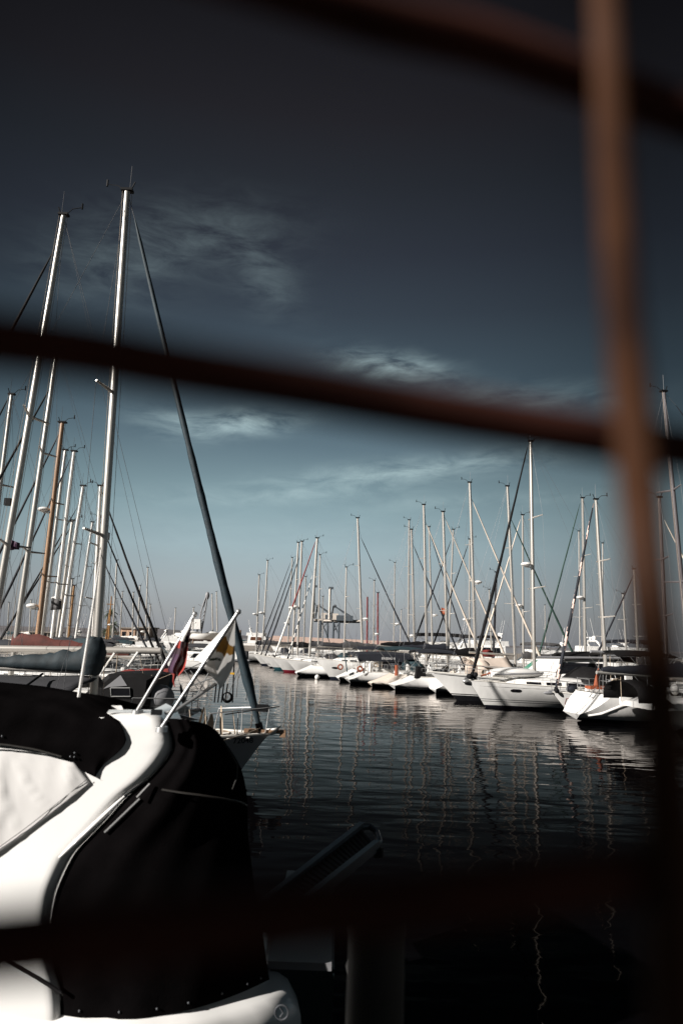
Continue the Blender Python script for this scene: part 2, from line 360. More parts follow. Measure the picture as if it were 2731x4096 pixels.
# ------------------------------------------------------------------ sailing yacht
YAW = radians(10)
def sailboat(label, Y, d, left_u=None, mast=None, L=11., jib=None, group=None, detail=2, yaw=0., hull=None, hm=None, mastm='alu', mr=.09, cover=None, boomlen=None,
             radar=None, spread=(.36, .66), coach=True, coachfwd=.17, dodger=None, bimini=None, mastfrac=.57, name='sailing_yacht', wheel=True, vane=True, deckz=None, z0=0., boomr=.075, boomz=None, boomm='alu', mizzen=None, cat='sailboat', wr=None, windows=True, boomtilt=0.):
    hk = dict(L=L, B=L * .32, fs=.95 + .015 * (L - 10), fb=1.3 + .02 * (L - 10)); hk.update(hull or {})
    h = Hull(**hk); L = h.L
    ca, sa = cos(yaw), sin(yaw)
    if left_u is not None:
        xl = XU(left_u, Y); rx, ry = (xl, Y) if d > 0 else (xl + L * ca, Y + L * sa)
    else:
        b0 = P(mast[2], mast[3], Y); rx, ry = b0.x - d * L * mastfrac * ca, b0.y - d * L * mastfrac * sa
    def PL(u, v):
        # the point of the boat's centre plane seen at that pixel
        q = ray(u, v); t = (-sa * rx + ca * ry) / (-sa * q.x + ca * q.y); return Vector((q.x * t, q.y * t, CAM_Z + q.z * t))
    if mast: base = PL(mast[2], mast[3]); top = PL(mast[0], mast[1])
    xs = rx
    root = thing(name, label, cat, (rx, ry, z0), (0 if d > 0 else pi) + yaw, group)
    Mi = (Matrix.Translation((rx, ry, z0)) @ Matrix.Rotation((0 if d > 0 else pi) + yaw, 4, 'Z')).inverted()
    h.build(hm or [HM['white'], 'gel'], root, N=26 if detail else 14, R=12 if detail > 1 else 7)
    info = dict(root=root, h=h, Mi=Mi)
    if mast:
        bl = Mi @ base; tl = Mi @ top; bl.y = tl.y = 0
        dz = h.sheer(bl.x)[0] + (.42 if coach else .1)
        dirv = (tl - bl) / (tl.z - bl.z); bl = tl + dirv * (dz - tl.z)
        H = tl.z - bl.z; info.update(base=bl, top=tl)
        mp = lambda f: bl.lerp(tl, f)
        b = MB(); nn = 12 if detail > 1 else 8
        b.tube([mp(f) for f in (0, .3, .6, .85, 1)], [mr, mr, mr * .98, mr * .9, mr * .8], nn)
        mo = b.obj('mast', mastm, root); wr_ = wr or (.005 if Y < 40 else .0065)
        tips = {}
        for f in spread:
            for sg in (-1, 1):
                c = mp(f); e = c + Vector((-.22, sg * h.B * .27 * (1.15 - f * .5), .06)); tips[(f, sg)] = e
                q = MB(); q.tube([c, e], [.05, .032] if Y < 45 else [.035, .02], 6); q.obj('spreader', 'alu' if mastm in ('alu', 'whitemast') else mastm, mo)
        q = MB(); q.box(tl + Vector((0, 0, .03)), (mr * 3.2, mr * 2, .07)); q.tube([tl + Vector((mr, 0, .05)), tl + Vector((mr + .1, 0, .3))], .02, 5); q.obj('masthead_fitting', 'rubber', mo)
        if vane:
            q = MB(); q.tube([tl + Vector((-.05, 0, 0)), tl + Vector((-.3, .05, .22)), tl + Vector((-.62, .08, .26))], .014, 4); q.tube([tl + Vector((-.62, .08, .2)), tl + Vector((-.62, .08, .4))], .03, 5); q.obj('wind_vane', 'rubber', mo)
            q = MB(); q.tube([tl + Vector((.05, .05, 0)), tl + Vector((.05, .05, .85))], .008, 4); q.obj('aerial', 'wire', mo)
        if Y < 60:
            for sx_, sy_ in ((mr + .05, .05), (-mr - .04, -.06)): wire(root, 'halyard', [tl + Vector((sx_ * .8, sy_, 0)), mp(.5) + Vector((sx_ + .02, sy_, 0)), bl + Vector((sx_ + .05, sy_ * 2, .3))], .006 if Y < 25 else .008, 'rope')
        if radar:
            for f in (radar if isinstance(radar, tuple) else (radar,)):
                c = mp(f) + Vector((mr + .30, 0, 0)); q = MB(); q.ball(c, (.30, .30, .13), 14, 8); q.box(c - Vector((.16, 0, .15)), (.36, .14, .06)); q.obj('radar_dome', 'plastic', mo)
        # standing rigging, every wire its own part
        for sg in (-1, 1):
            cp = Vector((bl.x - .25, sg * (h.sheer(bl.x)[1] - .1), h.sheer(bl.x)[0]))
            pts = [tl] + [tips[(f, sg)] for f in sorted(spread, reverse=True)] + [cp]
            wire(root, 'shroud', pts, wr_)
            if spread: wire(root, 'shroud', [mp(spread[0]) , cp + Vector((-.4, 0, 0))], wr_)
        wire(root, 'backstay', [tl, Vector((h.xs(h.fs) + .1, 0, h.fs + .05))], wr_)
        bow = Vector((h.L - .22, 0, h.fb + .05))
        if jib:
            jt = Mi @ PL(jib[0], jib[1]) if jib[0] else mp(.95); jt.y = 0
            cols = jib[2]; cols = [cols] if isinstance(cols, str) else list(cols)
            rj = jib[3] if len(jib) > 3 else .085; n = 10; K = 40 if detail > 1 else 16
            if rj > .05 and len(cols) == 1 and Y < 30: n = 12
            rings = []
            fr = Vector((0, 1, 0)); ax = (jt - bow).normalized(); sd_ = ax.cross(fr).normalized()
            b = MB()
            for i in range(K + 1):
                f = i / K; c = bow.lerp(jt, f * .985 + .015) ; c.z -= .12 * sin(pi * f) * (H / 14); r = rj * (1.0 - .62 * f) * (1 + .10 * sin(i * 2.3) * (1 - f)) * min(1, .45 + f * 9) * min(1, .35 + (1 - f) * 14)
                rings.append([c + fr * (r * cos(2 * pi * j / n + f * 9)) + sd_ * (r * sin(2 * pi * j / n + f * 9) * (1.15 if j % 3 else .92)) for j in range(n)])
            for i in range(K):
                for j in range(n):
                    k = (j + 1) % n
                    if len(cols) == 1: mi = 0
                    elif jib[-1] == 'spiral': mi = 1 if ((i * 1.0 + j * .6) % 6) < 1.6 else 0
                    elif jib[-1] == 'dash': mi = (i // 2) % 2
                    else: mi = min(len(cols) - 1, int((1 - i / K) * len(cols)))
                    b.add([rings[i][j], rings[i][k], rings[i + 1][k], rings[i + 1][j]], [(0, 1, 2, 3)], mi)
            b.add(rings[0], [tuple(range(n))]); b.add(rings[K], [tuple(range(n))])
            b.obj('furled_headsail', cols, root, angle=60)
            q = MB(); q.tube([bow + (jt - bow).normalized() * .02, bow + (jt - bow).normalized() * .22], .09, 10); q.obj('furling_drum', 'rubber', root)
            if (tl - jt).length > .3: wire(root, 'forestay', [tl if jib[1] - mast[1] < 150 else jt, jt], wr_ * 1.4)
        else:
            wire(root, 'forestay', [mp(.98), bow], wr_)
        if boomlen:
            bz = boomz if boomz else bl.z + (.85 if coach else 1.1)
            g = bl + dirv * (bz - bl.z); e = g + Vector((-boomlen, 0, .1 + boomtilt))
            b = MB(); b.tube([g, e], boomr, 10); bo = b.obj('boom', boomm, root)
            if cover:
                b = MB(); cover_loft(b, g + Vector((.12, 0, .03)), e + Vector((.25, 0, .05)), .62, .22, .17, .1, 14, .04, int(Y * 10)); b.obj('sail_cover', cover, bo)
            wire(root, 'topping_lift', [tl, e], wr_ * .8)
            wire(root, 'mainsheet', [g.lerp(e, .75), Vector((lerp(g.x, e.x, .75), 0, h.fs + .2))], .015, 'rope')
            info.update(gooseneck=g, boomend=e)
    bx = bl.x if mast else L * .57
    if coach:
        xa, xb_ = bx - L * .22, min(bx + L * coachfwd, L * .84); b = MB(); rings = []; K = 8
        for i in range(K + 1):
            s = i / K; x = lerp(xa, xb_, s); dz, hw = h.sheer(x); ww = min(h.B * .33, hw - .35) * (1 - .25 * s); ww = max(.25, ww)
            hh = .46 * (1 - .55 * s ** 2) * (1 if 0 < i < K else .5); z = dz - .03
            rings.append([(x, ww, z), (x, ww * .93, z + hh * .7), (x, ww * .7, z + hh), (x, 0, z + hh * 1.08), (x, -ww * .7, z + hh), (x, -ww * .93, z + hh * .7), (x, -ww, z)])
        b.loft(rings); co = b.obj('coachroof', 'gel', root, angle=50)
        if windows and detail:
            for sg in (-1, 1):
                for s0, s1 in ((.12, .34), (.40, .58), (.64, .8)):
                    b = MB(); lo = []; hi = []
                    for q in range(5):
                        s = lerp(s0, s1, q / 4); x = lerp(xa, xb_, s); dz, hw = h.sheer(x); ww = max(.25, min(h.B * .33, hw - .35) * (1 - .25 * s)); hh = .46 * (1 - .55 * s ** 2)
                        lo.append((x, sg * (lerp(ww, ww * .93, .28) + .012), dz - .03 + hh * .2)); hi.append((x, sg * (lerp(ww, ww * .93, .82) + .012), dz - .03 + hh * .57))
                    b.grid([lo, hi]); b.obj('window', 'glass', co)
    ck0, ck1 = h.rev + .25 if h.rev > 0 else .5, bx - L * .22
    if detail:
        # cockpit well and coamings
        dz = h.sheer(ck0)[0]
        for sg in (-1, 1):
            b = MB(); hw0 = h.sheer(ck0)[1] * .72; hw1 = h.B * .33
            b.loft([[(ck0, sg * hw0, dz - .02), (ck0, sg * hw0, dz + .18), (ck0, sg * (hw0 - .18), dz + .2), (ck0, sg * (hw0 - .2), dz - .02)],
                    [(ck1, sg * hw1, h.sheer(ck1)[0] - .02), (ck1, sg * hw1, h.sheer(ck1)[0] + .3), (ck1, sg * (hw1 - .2), h.sheer(ck1)[0] + .32), (ck1, sg * (hw1 - .22), h.sheer(ck1)[0] - .02)]]); b.obj('cockpit_coaming', 'gel', root)
        # bow pulpit, stern rail
        bt = h.fb
        for sg in (-1, 1):
            pass
        q = MB(); ps = lambda x, sg, z: Vector((x, sg * max(.06, h.sheer(x)[1] - .06), h.sheer(min(x, L))[0] + z))
        q.tube([ps(L * .86, -1, .0), ps(L * .87, -1, .55), ps(L * .93, -1, .6), Vector((L - .02, -.12, bt + .64)), Vector((L - .02, .12, bt + .64)), ps(L * .93, 1, .6), ps(L * .87, 1, .55), ps(L * .86, 1, .0)], .016, 6)
        q.tube([ps(L * .93, -1, 0), ps(L * .93, -1, .6)], .014, 5); q.tube([ps(L * .93, 1, 0), ps(L * .93, 1, .6)], .014, 5)
        q.tube([Vector((L - .1, -.1, bt)), Vector((L - .02, -.12, bt + .64))], .014, 5)
        q.obj('bow_pulpit', 'steel', root)
        sx0 = h.xs(h.fs) + .08
        for sg in (-1, 1):
            q = MB(); a = ps(sx0, sg, 0); c = ps(sx0 + L * .1, sg, 0); e = Vector((sx0, sg * .45, h.fs))
            for zz in (.32, .6): q.tube([c + Vector((0, 0, zz)), a + Vector((0, 0, zz)), e + Vector((0, 0, zz))], .015, 5)
            for w_ in (a, c, e): q.tube([w_, w_ + Vector((0, 0, .6))], .015, 5)
            q.obj('stern_rail', 'steel', root)
            xs_ = [lerp(sx0 + L * .1, L * .86, k / 5) for k in range(6)]
            for k in range(1, 5): wire(root, 'stanchion', [ps(xs_[k], sg, 0), ps(xs_[k], sg, .58)], .013, 'steel', 5)
            for zz in (.3, .56): wire(root, 'lifeline', [ps(x, sg, zz) for x in xs_], .005 if Y < 25 else .008)
        if wheel and detail > 1:
            q = MB(); q.torus((ck0 + .7, 0, dz + .62), .42, .018, 18, 5, 'x'); q.tube([(ck0 + .7, -.42, dz + .62), (ck0 + .7, .42, dz + .62)], .01, 4); q.tube([(ck0 + .7, 0, dz + .2), (ck0 + .7, 0, dz + 1.04)], .01, 4); q.obj('steering_wheel', 'steel', root)
            q = MB(); q.box((ck0 + .82, 0, dz + .35), (.16, .22, .7)); q.obj('helm_pedestal', 'plastic', root)
    if dodger:
        b = MB(); rings = []; x1 = ck1 + .55; hw = h.B * .34; z = h.sheer(ck1)[0] + .25; zt = dodger[1] if isinstance(dodger, tuple) else .82; dm = dodger[0] if isinstance(dodger, tuple) else dodger
        for x, k in ((ck1 - .75, 1.0), (ck1 - .1, 1.06), (x1 - .25, .72), (x1 + .15, .12)):
            rings.append([(x, hw * cos(pi * j / 12) * (1 if j not in (0, 12) else 1), z + zt * k * min(1, sin(pi * j / 12) ** .55 if 0 < j < 12 else 0)) for j in range(13)])
        b.loft(rings, False, False); o = b.obj('sprayhood', dm, root)
        sm_ = o.modifiers.new('thickness', 'SOLIDIFY'); sm_.thickness = .02
    if bimini:
        bm_, bz, bx0, bx1 = bimini; b = MB(); z = h.fs + bz
        arc_sheet(b, bx0, bx1, z, .22, h.B * .36, .035); o = b.obj('bimini', bm_, root)
        for sg in (-1, 1):
            q = MB(); mid = (bx0 + bx1) / 2; f = Vector((mid, sg * h.B * .36, h.fs + .1))
            for xx in (bx0 + .05, mid - .1, bx1 - .05): q.tube([f, (xx, sg * h.B * .355, z - .01)], .014, 5)
            q.obj('bimini_frame', 'steel', o)
    return info

HM = {'white': hull_mat('white_hull', W, BAND(W, (.02, .025, .04), None)),
      'navyboot': hull_mat('white_hull_navy_stripes', W, [(-1, (.01, .01, .015)), (.10, (.01, .012, .02)), (.14, W), (.32, (.015, .02, .03)), (.345, W), (.43, (.015, .02, .03)), (.455, W), (2.9, W)]),
      'red': hull_mat('white_hull_red_boot', W, BAND(W, (.22, .02, .03), (.25, .02, .04), .04, .2)),
      'green': hull_mat('white_hull_teal_boot', W, BAND(W, (.03, .10, .12), None, .04, .24)),
      'black': hull_mat('white_hull_black_boot', W, [(-1, (.01, .01, .012)), (.12, W), (.2, (.01, .01, .012)), (.24, W), (2.9, W)]),
      'cream': hull_mat('cream_hull', (.74, .66, .58), BAND((.74, .66, .58), (.03, .02, .02))),
      'grey': hull_mat('grey_hull', (.36, .34, .335), BAND((.36, .34, .335), (.05, .05, .06))),
      'teal': hull_mat('teal_hull', (.06, .12, .13), BAND((.06, .12, .13), (.1, .03, .02), W)),
      'navy': hull_mat('navy_hull', (.015, .03, .045), BAND((.015, .03, .045), (.1, .02, .02), W)),
      'motor': hull_mat('white_motor_hull', W, [(-1, (.01, .01, .012)), (.3, W), (.34, (.012, .012, .014)), (.4, W), (2.9, W)]),
      'dry': hull_mat('white_hull_brown_bottom', W, BAND(W, (.12, .07, .06), (.12, .07, .06), .02, .04))}

# ------------------------------------------------------------------ setting
def build_setting():
    wm = bpy.data.materials.new('harbour_water'); wm.use_nodes = True
    nt = wm.node_tree; N = nt.nodes; L = nt.links; b = N['Principled BSDF']
    b.inputs['Base Color'].default_value = (.0035, .0042, .0055, 1); b.inputs['Roughness'].default_value = .03; b.inputs['IOR'].default_value = 1.16; b.inputs['Specular Tint'].default_value = (1, .93, .92, 1)
    tc = N.new('ShaderNodeNewGeometry')
    def noise(sx, sy, scale, det, dist=0.0, off=0):
        mp = N.new('ShaderNodeMapping'); L.new(tc.outputs['Position'], mp.inputs[0]); mp.inputs['Scale'].default_value = (sx, sy, 1); mp.inputs['Location'].default_value = (off, off * .7, 0); mp.inputs['Rotation'].default_value = (0, 0, .12)
        n = N.new('ShaderNodeTexNoise'); n.inputs['Scale'].default_value = scale; n.inputs['Detail'].default_value = det; n.inputs['Roughness'].default_value = .45; n.inputs['Distortion'].default_value = dist
        L.new(mp.outputs[0], n.inputs['Vector']); return n.outputs['Fac']
    def mul(a, k):
        n = N.new('ShaderNodeMath'); n.operation = 'MULTIPLY'; n.inputs[1].default_value = k; L.new(a, n.inputs[0]); return n.outputs[0]
    def add(a, c):
        n = N.new('ShaderNodeMath'); n.operation = 'ADD'; L.new(a, n.inputs[0]); L.new(c, n.inputs[1]); return n.outputs[0]
    hgt = add(add(mul(noise(.45, 1, 1.5, 1, .3), 1.0), add(mul(noise(.5, 1, 3.6, 1, .3, 7), .22), mul(noise(.6, 1, 9.0, 1, .2, 11), .04))), mul(noise(.6, 1, .45, 1, 0, 3), 1.0))
    bp = N.new('ShaderNodeBump'); bp.inputs['Strength'].default_value = 1.0; bp.inputs['Distance'].default_value = .020
    L.new(hgt, bp.inputs['Height']); L.new(bp.outputs[0], b.inputs['Normal'])
    N.remove(b); out = N['Material Output']
    lw = N.new('ShaderNodeLayerWeight'); lw.inputs['Blend'].default_value = .5; L.new(bp.outputs[0], lw.inputs['Normal'])
    cr = N.new('ShaderNodeValToRGB'); L.new(lw.outputs['Facing'], cr.inputs[0]); e = cr.color_ramp.elements
    tab = [(0, .004), (.5, .005), (.66, .006), (.775, .017), (.85, .14), (.90, .46), (.95, .84), (1, .97)]
    for i_, (a_, f_) in enumerate(tab):
        q = e[i_] if i_ < 2 else e.new(a_)
        q.position = a_; q.color = (f_, f_, f_, 1)
    gl = N.new('ShaderNodeBsdfGlossy'); gl.inputs['Roughness'].default_value = .03; gl.inputs['Color'].default_value = (1, .945, .91, 1); L.new(bp.outputs[0], gl.inputs['Normal'])
    df = N.new('ShaderNodeBsdfDiffuse'); df.inputs['Color'].default_value = (.0014, .0012, .0015, 1)
    mx = N.new('ShaderNodeMixShader'); L.new(cr.outputs[0], mx.inputs[0]); L.new(df.outputs[0], mx.inputs[1]); L.new(gl.outputs[0], mx.inputs[2]); L.new(mx.outputs[0], out.inputs[0])
    MT['water'] = wm
    mb = MB(); mb.add([(-6000, -60, 0), (6000, -60, 0), (6000, 9000, 0), (-6000, 9000, 0)], [(0, 1, 2, 3)])
    o = mb.obj('water', 'water', None, smooth=False); o['kind'] = 'structure'
    # quay the photographer stands on
    mb = MB(); mb.box((0, -6.1, .5), (60, 17, 2.2)); mb.box((0, 2.48, 1.5), (60, .16, .24)); o = mb.obj('quay', 'concrete', None, smooth=False); o['kind'] = 'structure'
    # floating piers behind the right-hand row and the left-hand row
    mb = MB(); a = Vector((25.5, 30, 0)); c = Vector((-2, 92, 0)); t = (c - a).normalized(); s = Vector((t.y, -t.x, 0))
    ring = lambda p: [p - s * 1.1 + Vector((0, 0, -.3)), p - s * 1.1 + Vector((0, 0, .55)), p + s * 1.1 + Vector((0, 0, .55)), p + s * 1.1 + Vector((0, 0, -.3))]
    mb.loft([ring(a), ring(c)]); o = mb.obj('pier', 'concrete', None, smooth=False); o['kind'] = 'structure'
    # far quay with the boat yard
    mb = MB(); mb.box((-40, 165, .3), (76, 70, 2.6)); o = mb.obj('far_quay', 'concrete', None, smooth=False); o['kind'] = 'structure'
    mb = MB(); mb.box((60, 215, -.2), (190, 50, 2.4)); o = mb.obj('breakwater', 'concrete', None, smooth=False); o['kind'] = 'structure'
    # far hills
    MT['hill'] = mat('dry_hillside', (.115, .105, .11), .95, var=.3, vscale=.01)
    def hill(ctrl, Y, name, depth=500):
        rows = []; rnd = random.Random(3); K = 90
        us = [lerp(ctrl[0][0], ctrl[-1][0], i / K) for i in range(K + 1)]
        for k, (dy, f) in enumerate(((0, 0), (.25, .55), (.5, .95), (.6, 1), (.8, .8), (1, 0))):
            r = []
            for u in us:
                hh = interp(ctrl, u) * Y / F_PX; hh *= (1 + .06 * sin(u * .05) + .04 * sin(u * .13 + 1))
                r.append((XU(u, Y), Y + dy * depth, -1 + (hh + CAM_Z + 1) * f if hh > -1.5 else -1))
            rows.append(r)
        mb = MB(); mb.grid(rows); o = mb.obj(name, 'hill', None); o['kind'] = 'structure'
    hill([(-500, 12), (100, 14), (320, 18), (440, 22), (560, 24), (600, 24), (640, 20), (690, 13), (760, 11), (900, 8), (1010, 6), (1120, 2), (1200, -4)], 2600, 'hills')
    hill([(1640, -4), (1690, 3), (1760, 7), (1850, 8), (1960, 6), (2060, 4), (2200, 2), (2330, 1), (2900, 2)], 4200, 'hills')
build_setting()

# ------------------------------------------------------------------ right-hand row, nearest first
ROW = 'sailing yachts moored side by side in the right-hand row'
b_edge = sailboat('white yacht at the right edge of the photo, tallest near mast beyond the fence bar', 30, 1, 2660, (2652, 1567, 2745, 2560), 12, (2700, 1620, 'navy', .08), ROW, yaw=YAW, cover='navy', boomlen=4.4, dodger='black', mr=.1, mastfrac=.5, mastm='darkmast')
kirki = sailboat('white yacht with broad scooped stern and KIRKI on its side, orange flag at the stern', 33, 1, 2275, (2635, 1990, 2660, 2560), 10, (2655, 2080, 'creamsail', .07), ROW, yaw=YAW, hull=dict(rev=1.15, B=3.7, fs=1.28, fb=1.38, plat=.36, sw=.86, zs=.14, vst=2.3), cover=None, boomlen=4.0, bimini=('black', 1.75, 1.7, 4.6), dodger='black', mr=.085, boomz=3.1, boomm='greyplastic', mastm='darkmast')
breeze = sailboat('small white yacht whose sharp bow carries BREEZE, jib furled in navy and pink stripes', 36.2, -1, 2200, (2381.7, 1998, 2425, 2730), 9.6, (2372, 2013, ('navy', 'pink'), .10, 'spiral'), ROW, yaw=YAW, hull=dict(rev=-.3, B=3.1, fs=.95, fb=1.05, rake=.95), cover=None, boomlen=3.6, dodger='black', mr=.085, boomz=3.0, boomm='greyplastic', mastfrac=.62)
bigw = sailboat('large white yacht with twin dark waterline stripes and a dinghy on its foredeck', 38.2, -1, 1868, (2121, 1766, 2135.6, 2683), 13, (2108, 1790, 'black', .10), ROW, yaw=YAW, hull=dict(rev=.8, B=4.1, fs=1.2, fb=1.42, rake=1.05), hm=[HM['navyboot'], 'gel'], cover=None, boomlen=5.2, dodger='black', mr=.1, radar=.46, boomz=2.75, boomm='greyplastic', bimini=('black', 1.8, 1.2, 4.2))
tentb = sailboat('white yacht with a tan tent over its boom and a tan sprayhood', 48, 1, 1728, (2028, 1945, 2059, 2634), 11.5, (2043, 2077, 'green', .085), ROW, yaw=YAW, dodger=('tan', 1.15), boomlen=3.4, mr=.095, boomz=2.7, mastfrac=.5)
s1567 = sailboat('white yacht with the widest bright scooped stern and a long black covered boom', 50, 1, 1567, (1877.5, 1930, 1900, 2598), 12.2, (1885, 1995, 'creamsail', .09), ROW, yaw=YAW, hull=dict(rev=1.7, plat=.34, sw=.8), hm=[HM['black'], 'gel'], cover='black', boomlen=4.0, boomz=2.5, mr=.1, bimini=('navy', 1.65, 1.6, 4.4), radar=.46)
s1479 = sailboat('cream yacht with narrow raked stern and teal awning over the cockpit', 52.5, 1, 1479, (1771, 2047, 1788, 2590), 11.6, (1780, 2075, 'creamsail', .085), ROW, yaw=YAW, hull=dict(rev=1.9, plat=.3, sw=.62), hm=[HM['cream'], 'cream'], cover='navy', boomlen=3.9, boomz=2.75, mr=.1, bimini=('teal', 1.75, .9, 3.9), dodger='teal')
s1389 = sailboat('white yacht with oval open stern, lifebuoy on its rail and black boom cover', 55.5, 1, 1391, (1694, 2019, 1705, 2578), 12, (1702, 2090, ('creamsail',), .09), ROW, yaw=YAW, hull=dict(rev=1.6, plat=.34, sw=.8), cover='black', boomlen=4.1, boomz=2.9, mr=.1, dodger='navy', radar=.12)
s1350 = sailboat('white yacht half hidden behind the oval-sterned one, teal cloth on its rail', 58.5, 1, 1352, (1645, 2118, 1656, 2547), 11.4, (1652, 2180, 'navy', .08), ROW, yaw=YAW, hull=dict(rev=1.5, sw=.66), cover=None, boomlen=3.8, mr=.09, radar=.13, bimini=('navy', 1.65, 1.5, 4.6))
b1241 = sailboat('white yacht with a bluff bow and one dark porthole, no furled jib', 61, -1, 1264, (1385, 2269, 1377, 2586), 10, None, ROW, yaw=YAW, hull=dict(rake=1.4, fb=1.7, fs=1.3), cover='greysail', boomlen=3.6, mr=.075, boomz=2.7)
s1187 = sailboat('white yacht showing a small tilted stern, tall plain mast with radar beside the port cranes', 64, 1, 1187, (1430, 2072, 1449, 2599), 12, (1443, 2150, 'navy', .085), ROW, yaw=YAW, hull=dict(rev=1.6, sw=.66), cover='grey', boomlen=4.2, mr=.12, radar=.29, dodger='grey', boomz=2.6)
b1139 = sailboat('white yacht with blue and white dashed furled jib', 68, -1, 1145, (1280, 2220, 1272, 2577), 10.5, (1250, 2300, ('bluejib', 'whitesail'), .075, 'dash'), ROW, yaw=YAW, hull=dict(rev=.5), cover='greysail', boomlen=3.8, mr=.075, dodger='teal')
b1080 = sailboat('white yacht with dark red waterline, jib furled red above and white below', 70.5, -1, 1092, (1269, 2152, 1240, 2586), 12, (1262, 2165, ('redsail', 'redsail', 'redsail', 'whitesail', 'whitesail'), .11), ROW, yaw=YAW, hm=[HM['red'], 'gel'], cover='grey', boomlen=4.5, mr=.14, boomz=2.6)
b1050 = sailboat('white yacht with teal waterline and navy furled jib, radar halfway up its mast', 75, -1, 1057, (1207.6, 2166, 1189, 2624), 12, (1197, 2230, 'navy', .10), ROW, yaw=YAW, hm=[HM['green'], 'gel'], cover='black', boomlen=4.2, mr=.125, radar=.42)
b1036 = sailboat('white yacht next beyond the teal-striped one, navy furled jib and low radar', 79, -1, 1040, (1193, 2170, 1169, 2610), 12, (1183, 2230, 'navy', .09), ROW, yaw=YAW, hm=[HM['navyboot'], 'gel'], cover='black', boomlen=4.2, mr=.125, radar=.41)
b1003 = sailboat('slim white yacht with twin spreaders at the far end of the right-hand row', 86, -1, 1012, (1070.5, 2242, 1050, 2586), 10, None, ROW, yaw=YAW, cover='greysail', boomlen=3.6, mr=.10, radar=.42)

# small things on those boats that belong to them
rf = random.Random(21)
for inf in (bigw, breeze, tentb, s1567, s1479, s1389, s1350, b1241, s1187, b1139, b1080, b1050, b1036, b1003, kirki, b_edge):
    hh = inf['h']; sg = -1 if abs(inf['root'].rotation_euler.z) < 1.5 else 1
    for k in range(rf.choice([1, 2, 2, 3])):
        x = rf.uniform(hh.L * .35, hh.L * .75); z, w_ = hh.sheer(x); yy = sg * (w_ + .12)
        b = MB(); b.tube([(x, yy, z - .95), (x, yy, z - .88), (x, yy, z - .5), (x, yy, z - .42)], [.03, .11, .11, .03], 10); b.tube([(x, yy, z - .42), (x, yy - sg * .1, z + .05)], .012, 4); b.obj('fender', rf.choice(['plastic', 'navy', 'plastic', 'greyplastic']), inf['root'])
    for k in range(rf.choice([2, 3, 4])):
        x = rf.uniform(hh.xs(hh.fs) + .3, hh.L * .34); z, w_ = hh.sheer(x); yy = sg * rf.uniform(.2, .9) * w_
        b = MB(); kind = rf.randrange(3)
        if kind == 0: b.box((x, yy, z + .45), (rf.uniform(.25, .6), .3, rf.uniform(.2, .5)), rz=rf.uniform(0, 1), taper=.85); nm, m_ = 'deck_locker', rf.choice(['plastic', 'grey', 'tan', 'navy'])
        elif kind == 1: cover_loft(b, (x, yy, z + .25), (x + rf.uniform(.3, .6), yy + .2, z + .3), .3, .2, .2, .16, 7, .12, k); nm, m_ = 'folded_cover', rf.choice(['navy', 'grey', 'tan', 'teal', 'creamsail'])
        else: b.torus((x, yy, z + .55), .16, .035, 12, 5, 'y'); b.torus((x, yy + .03, z + .53), .13, .035, 12, 5, 'y'); nm, m_ = 'rope_coil', 'rope'
        b.obj(nm, m_, inf['root'])
def part(root, name, m, fn, **k):
    b = MB(); fn(b); return b.obj(name, m, root, **k)
def loc(info, u, v, Y): return info['Mi'] @ P(u, v, Y)
# KIRKI: lettering, portholes, moulding, ladder, flag staff
R = kirki['root']; h = kirki['h']
hull_text(h, R, 'KIRKI', 2.02, .98, .30, -1, bold=.0)
for x in (3.55, 4.35):
    def f(b, x=x):
        pts = [(x + .21 * cos(a) + .05 * (1 if cos(a) > 0 else -1), 0, .86 + .11 * sin(a)) for a in [2 * pi * k / 16 for k in range(16)]]
        b.add([(p[0], -(h.y(p[0], p[2]) + .012), p[2]) for p in pts], [tuple(range(16))])
    part(R, 'porthole', 'glass', f, smooth=False)
part(R, 'moulding', 'gel', lambda b: b.tube([(x, -(h.y(x, z) + .0), z) for x, z in ((.35, .34), (.8, .46), (1.2, .68), (1.6, .86), (2.1, .98), (2.8, 1.05), (4, 1.08), (6, 1.1), (8, 1.14))], .055, 6))
part(R, 'boarding_ladder', 'steel', lambda b: [b.tube([(.35 + .9 * (1), y, 1.5), (.55, y, .62), (.42, y, .42)], .018, 5) for y in (-.45, -.05)] + [b.tube([(lerp(.45, 1.1, k / 4), -.45, lerp(.5, 1.3, k / 4)), (lerp(.45, 1.1, k / 4), -.05, lerp(.5, 1.3, k / 4))], .014, 5) for k in range(5)])
part(R, 'cockpit_cushion', 'orange', lambda b: b.box((1.75, .55, 1.5), (1.1, .5, .14)))
part(R, 'flag_staff', 'steel', lambda b: b.tube([(1.2, -.75, 1.2), (1.28, -.78, 2.85)], .014, 5))
part(R, 'outboard_motor', 'greyplastic', lambda b: (b.box((1.5, -1.1, 1.75), (.36, .26, .36), taper=.8), b.box((1.52, -1.1, 1.42), (.12, .14, .4))))
part(R, 'fender', 'plastic', lambda b: (b.ball((4.4, -1.45, 1.62), (.19, .19, .26))))
part(R, 'rail_box', 'plastic', lambda b: b.box((2.25, -1.2, 1.95), (.32, .14, .42)))
def flag_mesh(pts, m, name, lab, cat, thick=.006):
    pass
fl = MB(); a = P(2393, 2672, 33); 
rows = []
for i in range(9):
    s = i / 8; rows.append([a + Vector((-.34 * q * (.3 + .7 * s) * (1.0 - .25 * s), .05 * sin(5 * q + 3 * s), -.86 * s - .12 * q * (1 - s))) for q in [k / 5 for k in range(6)]])
fl.grid(rows); o = fl.obj('flag', 'orange', None); tag(o, 'orange and red flag hanging limp from the stern staff of the KIRKI yacht', 'flag')
md = o.modifiers.new('thickness', 'SOLIDIFY'); md.thickness = .008
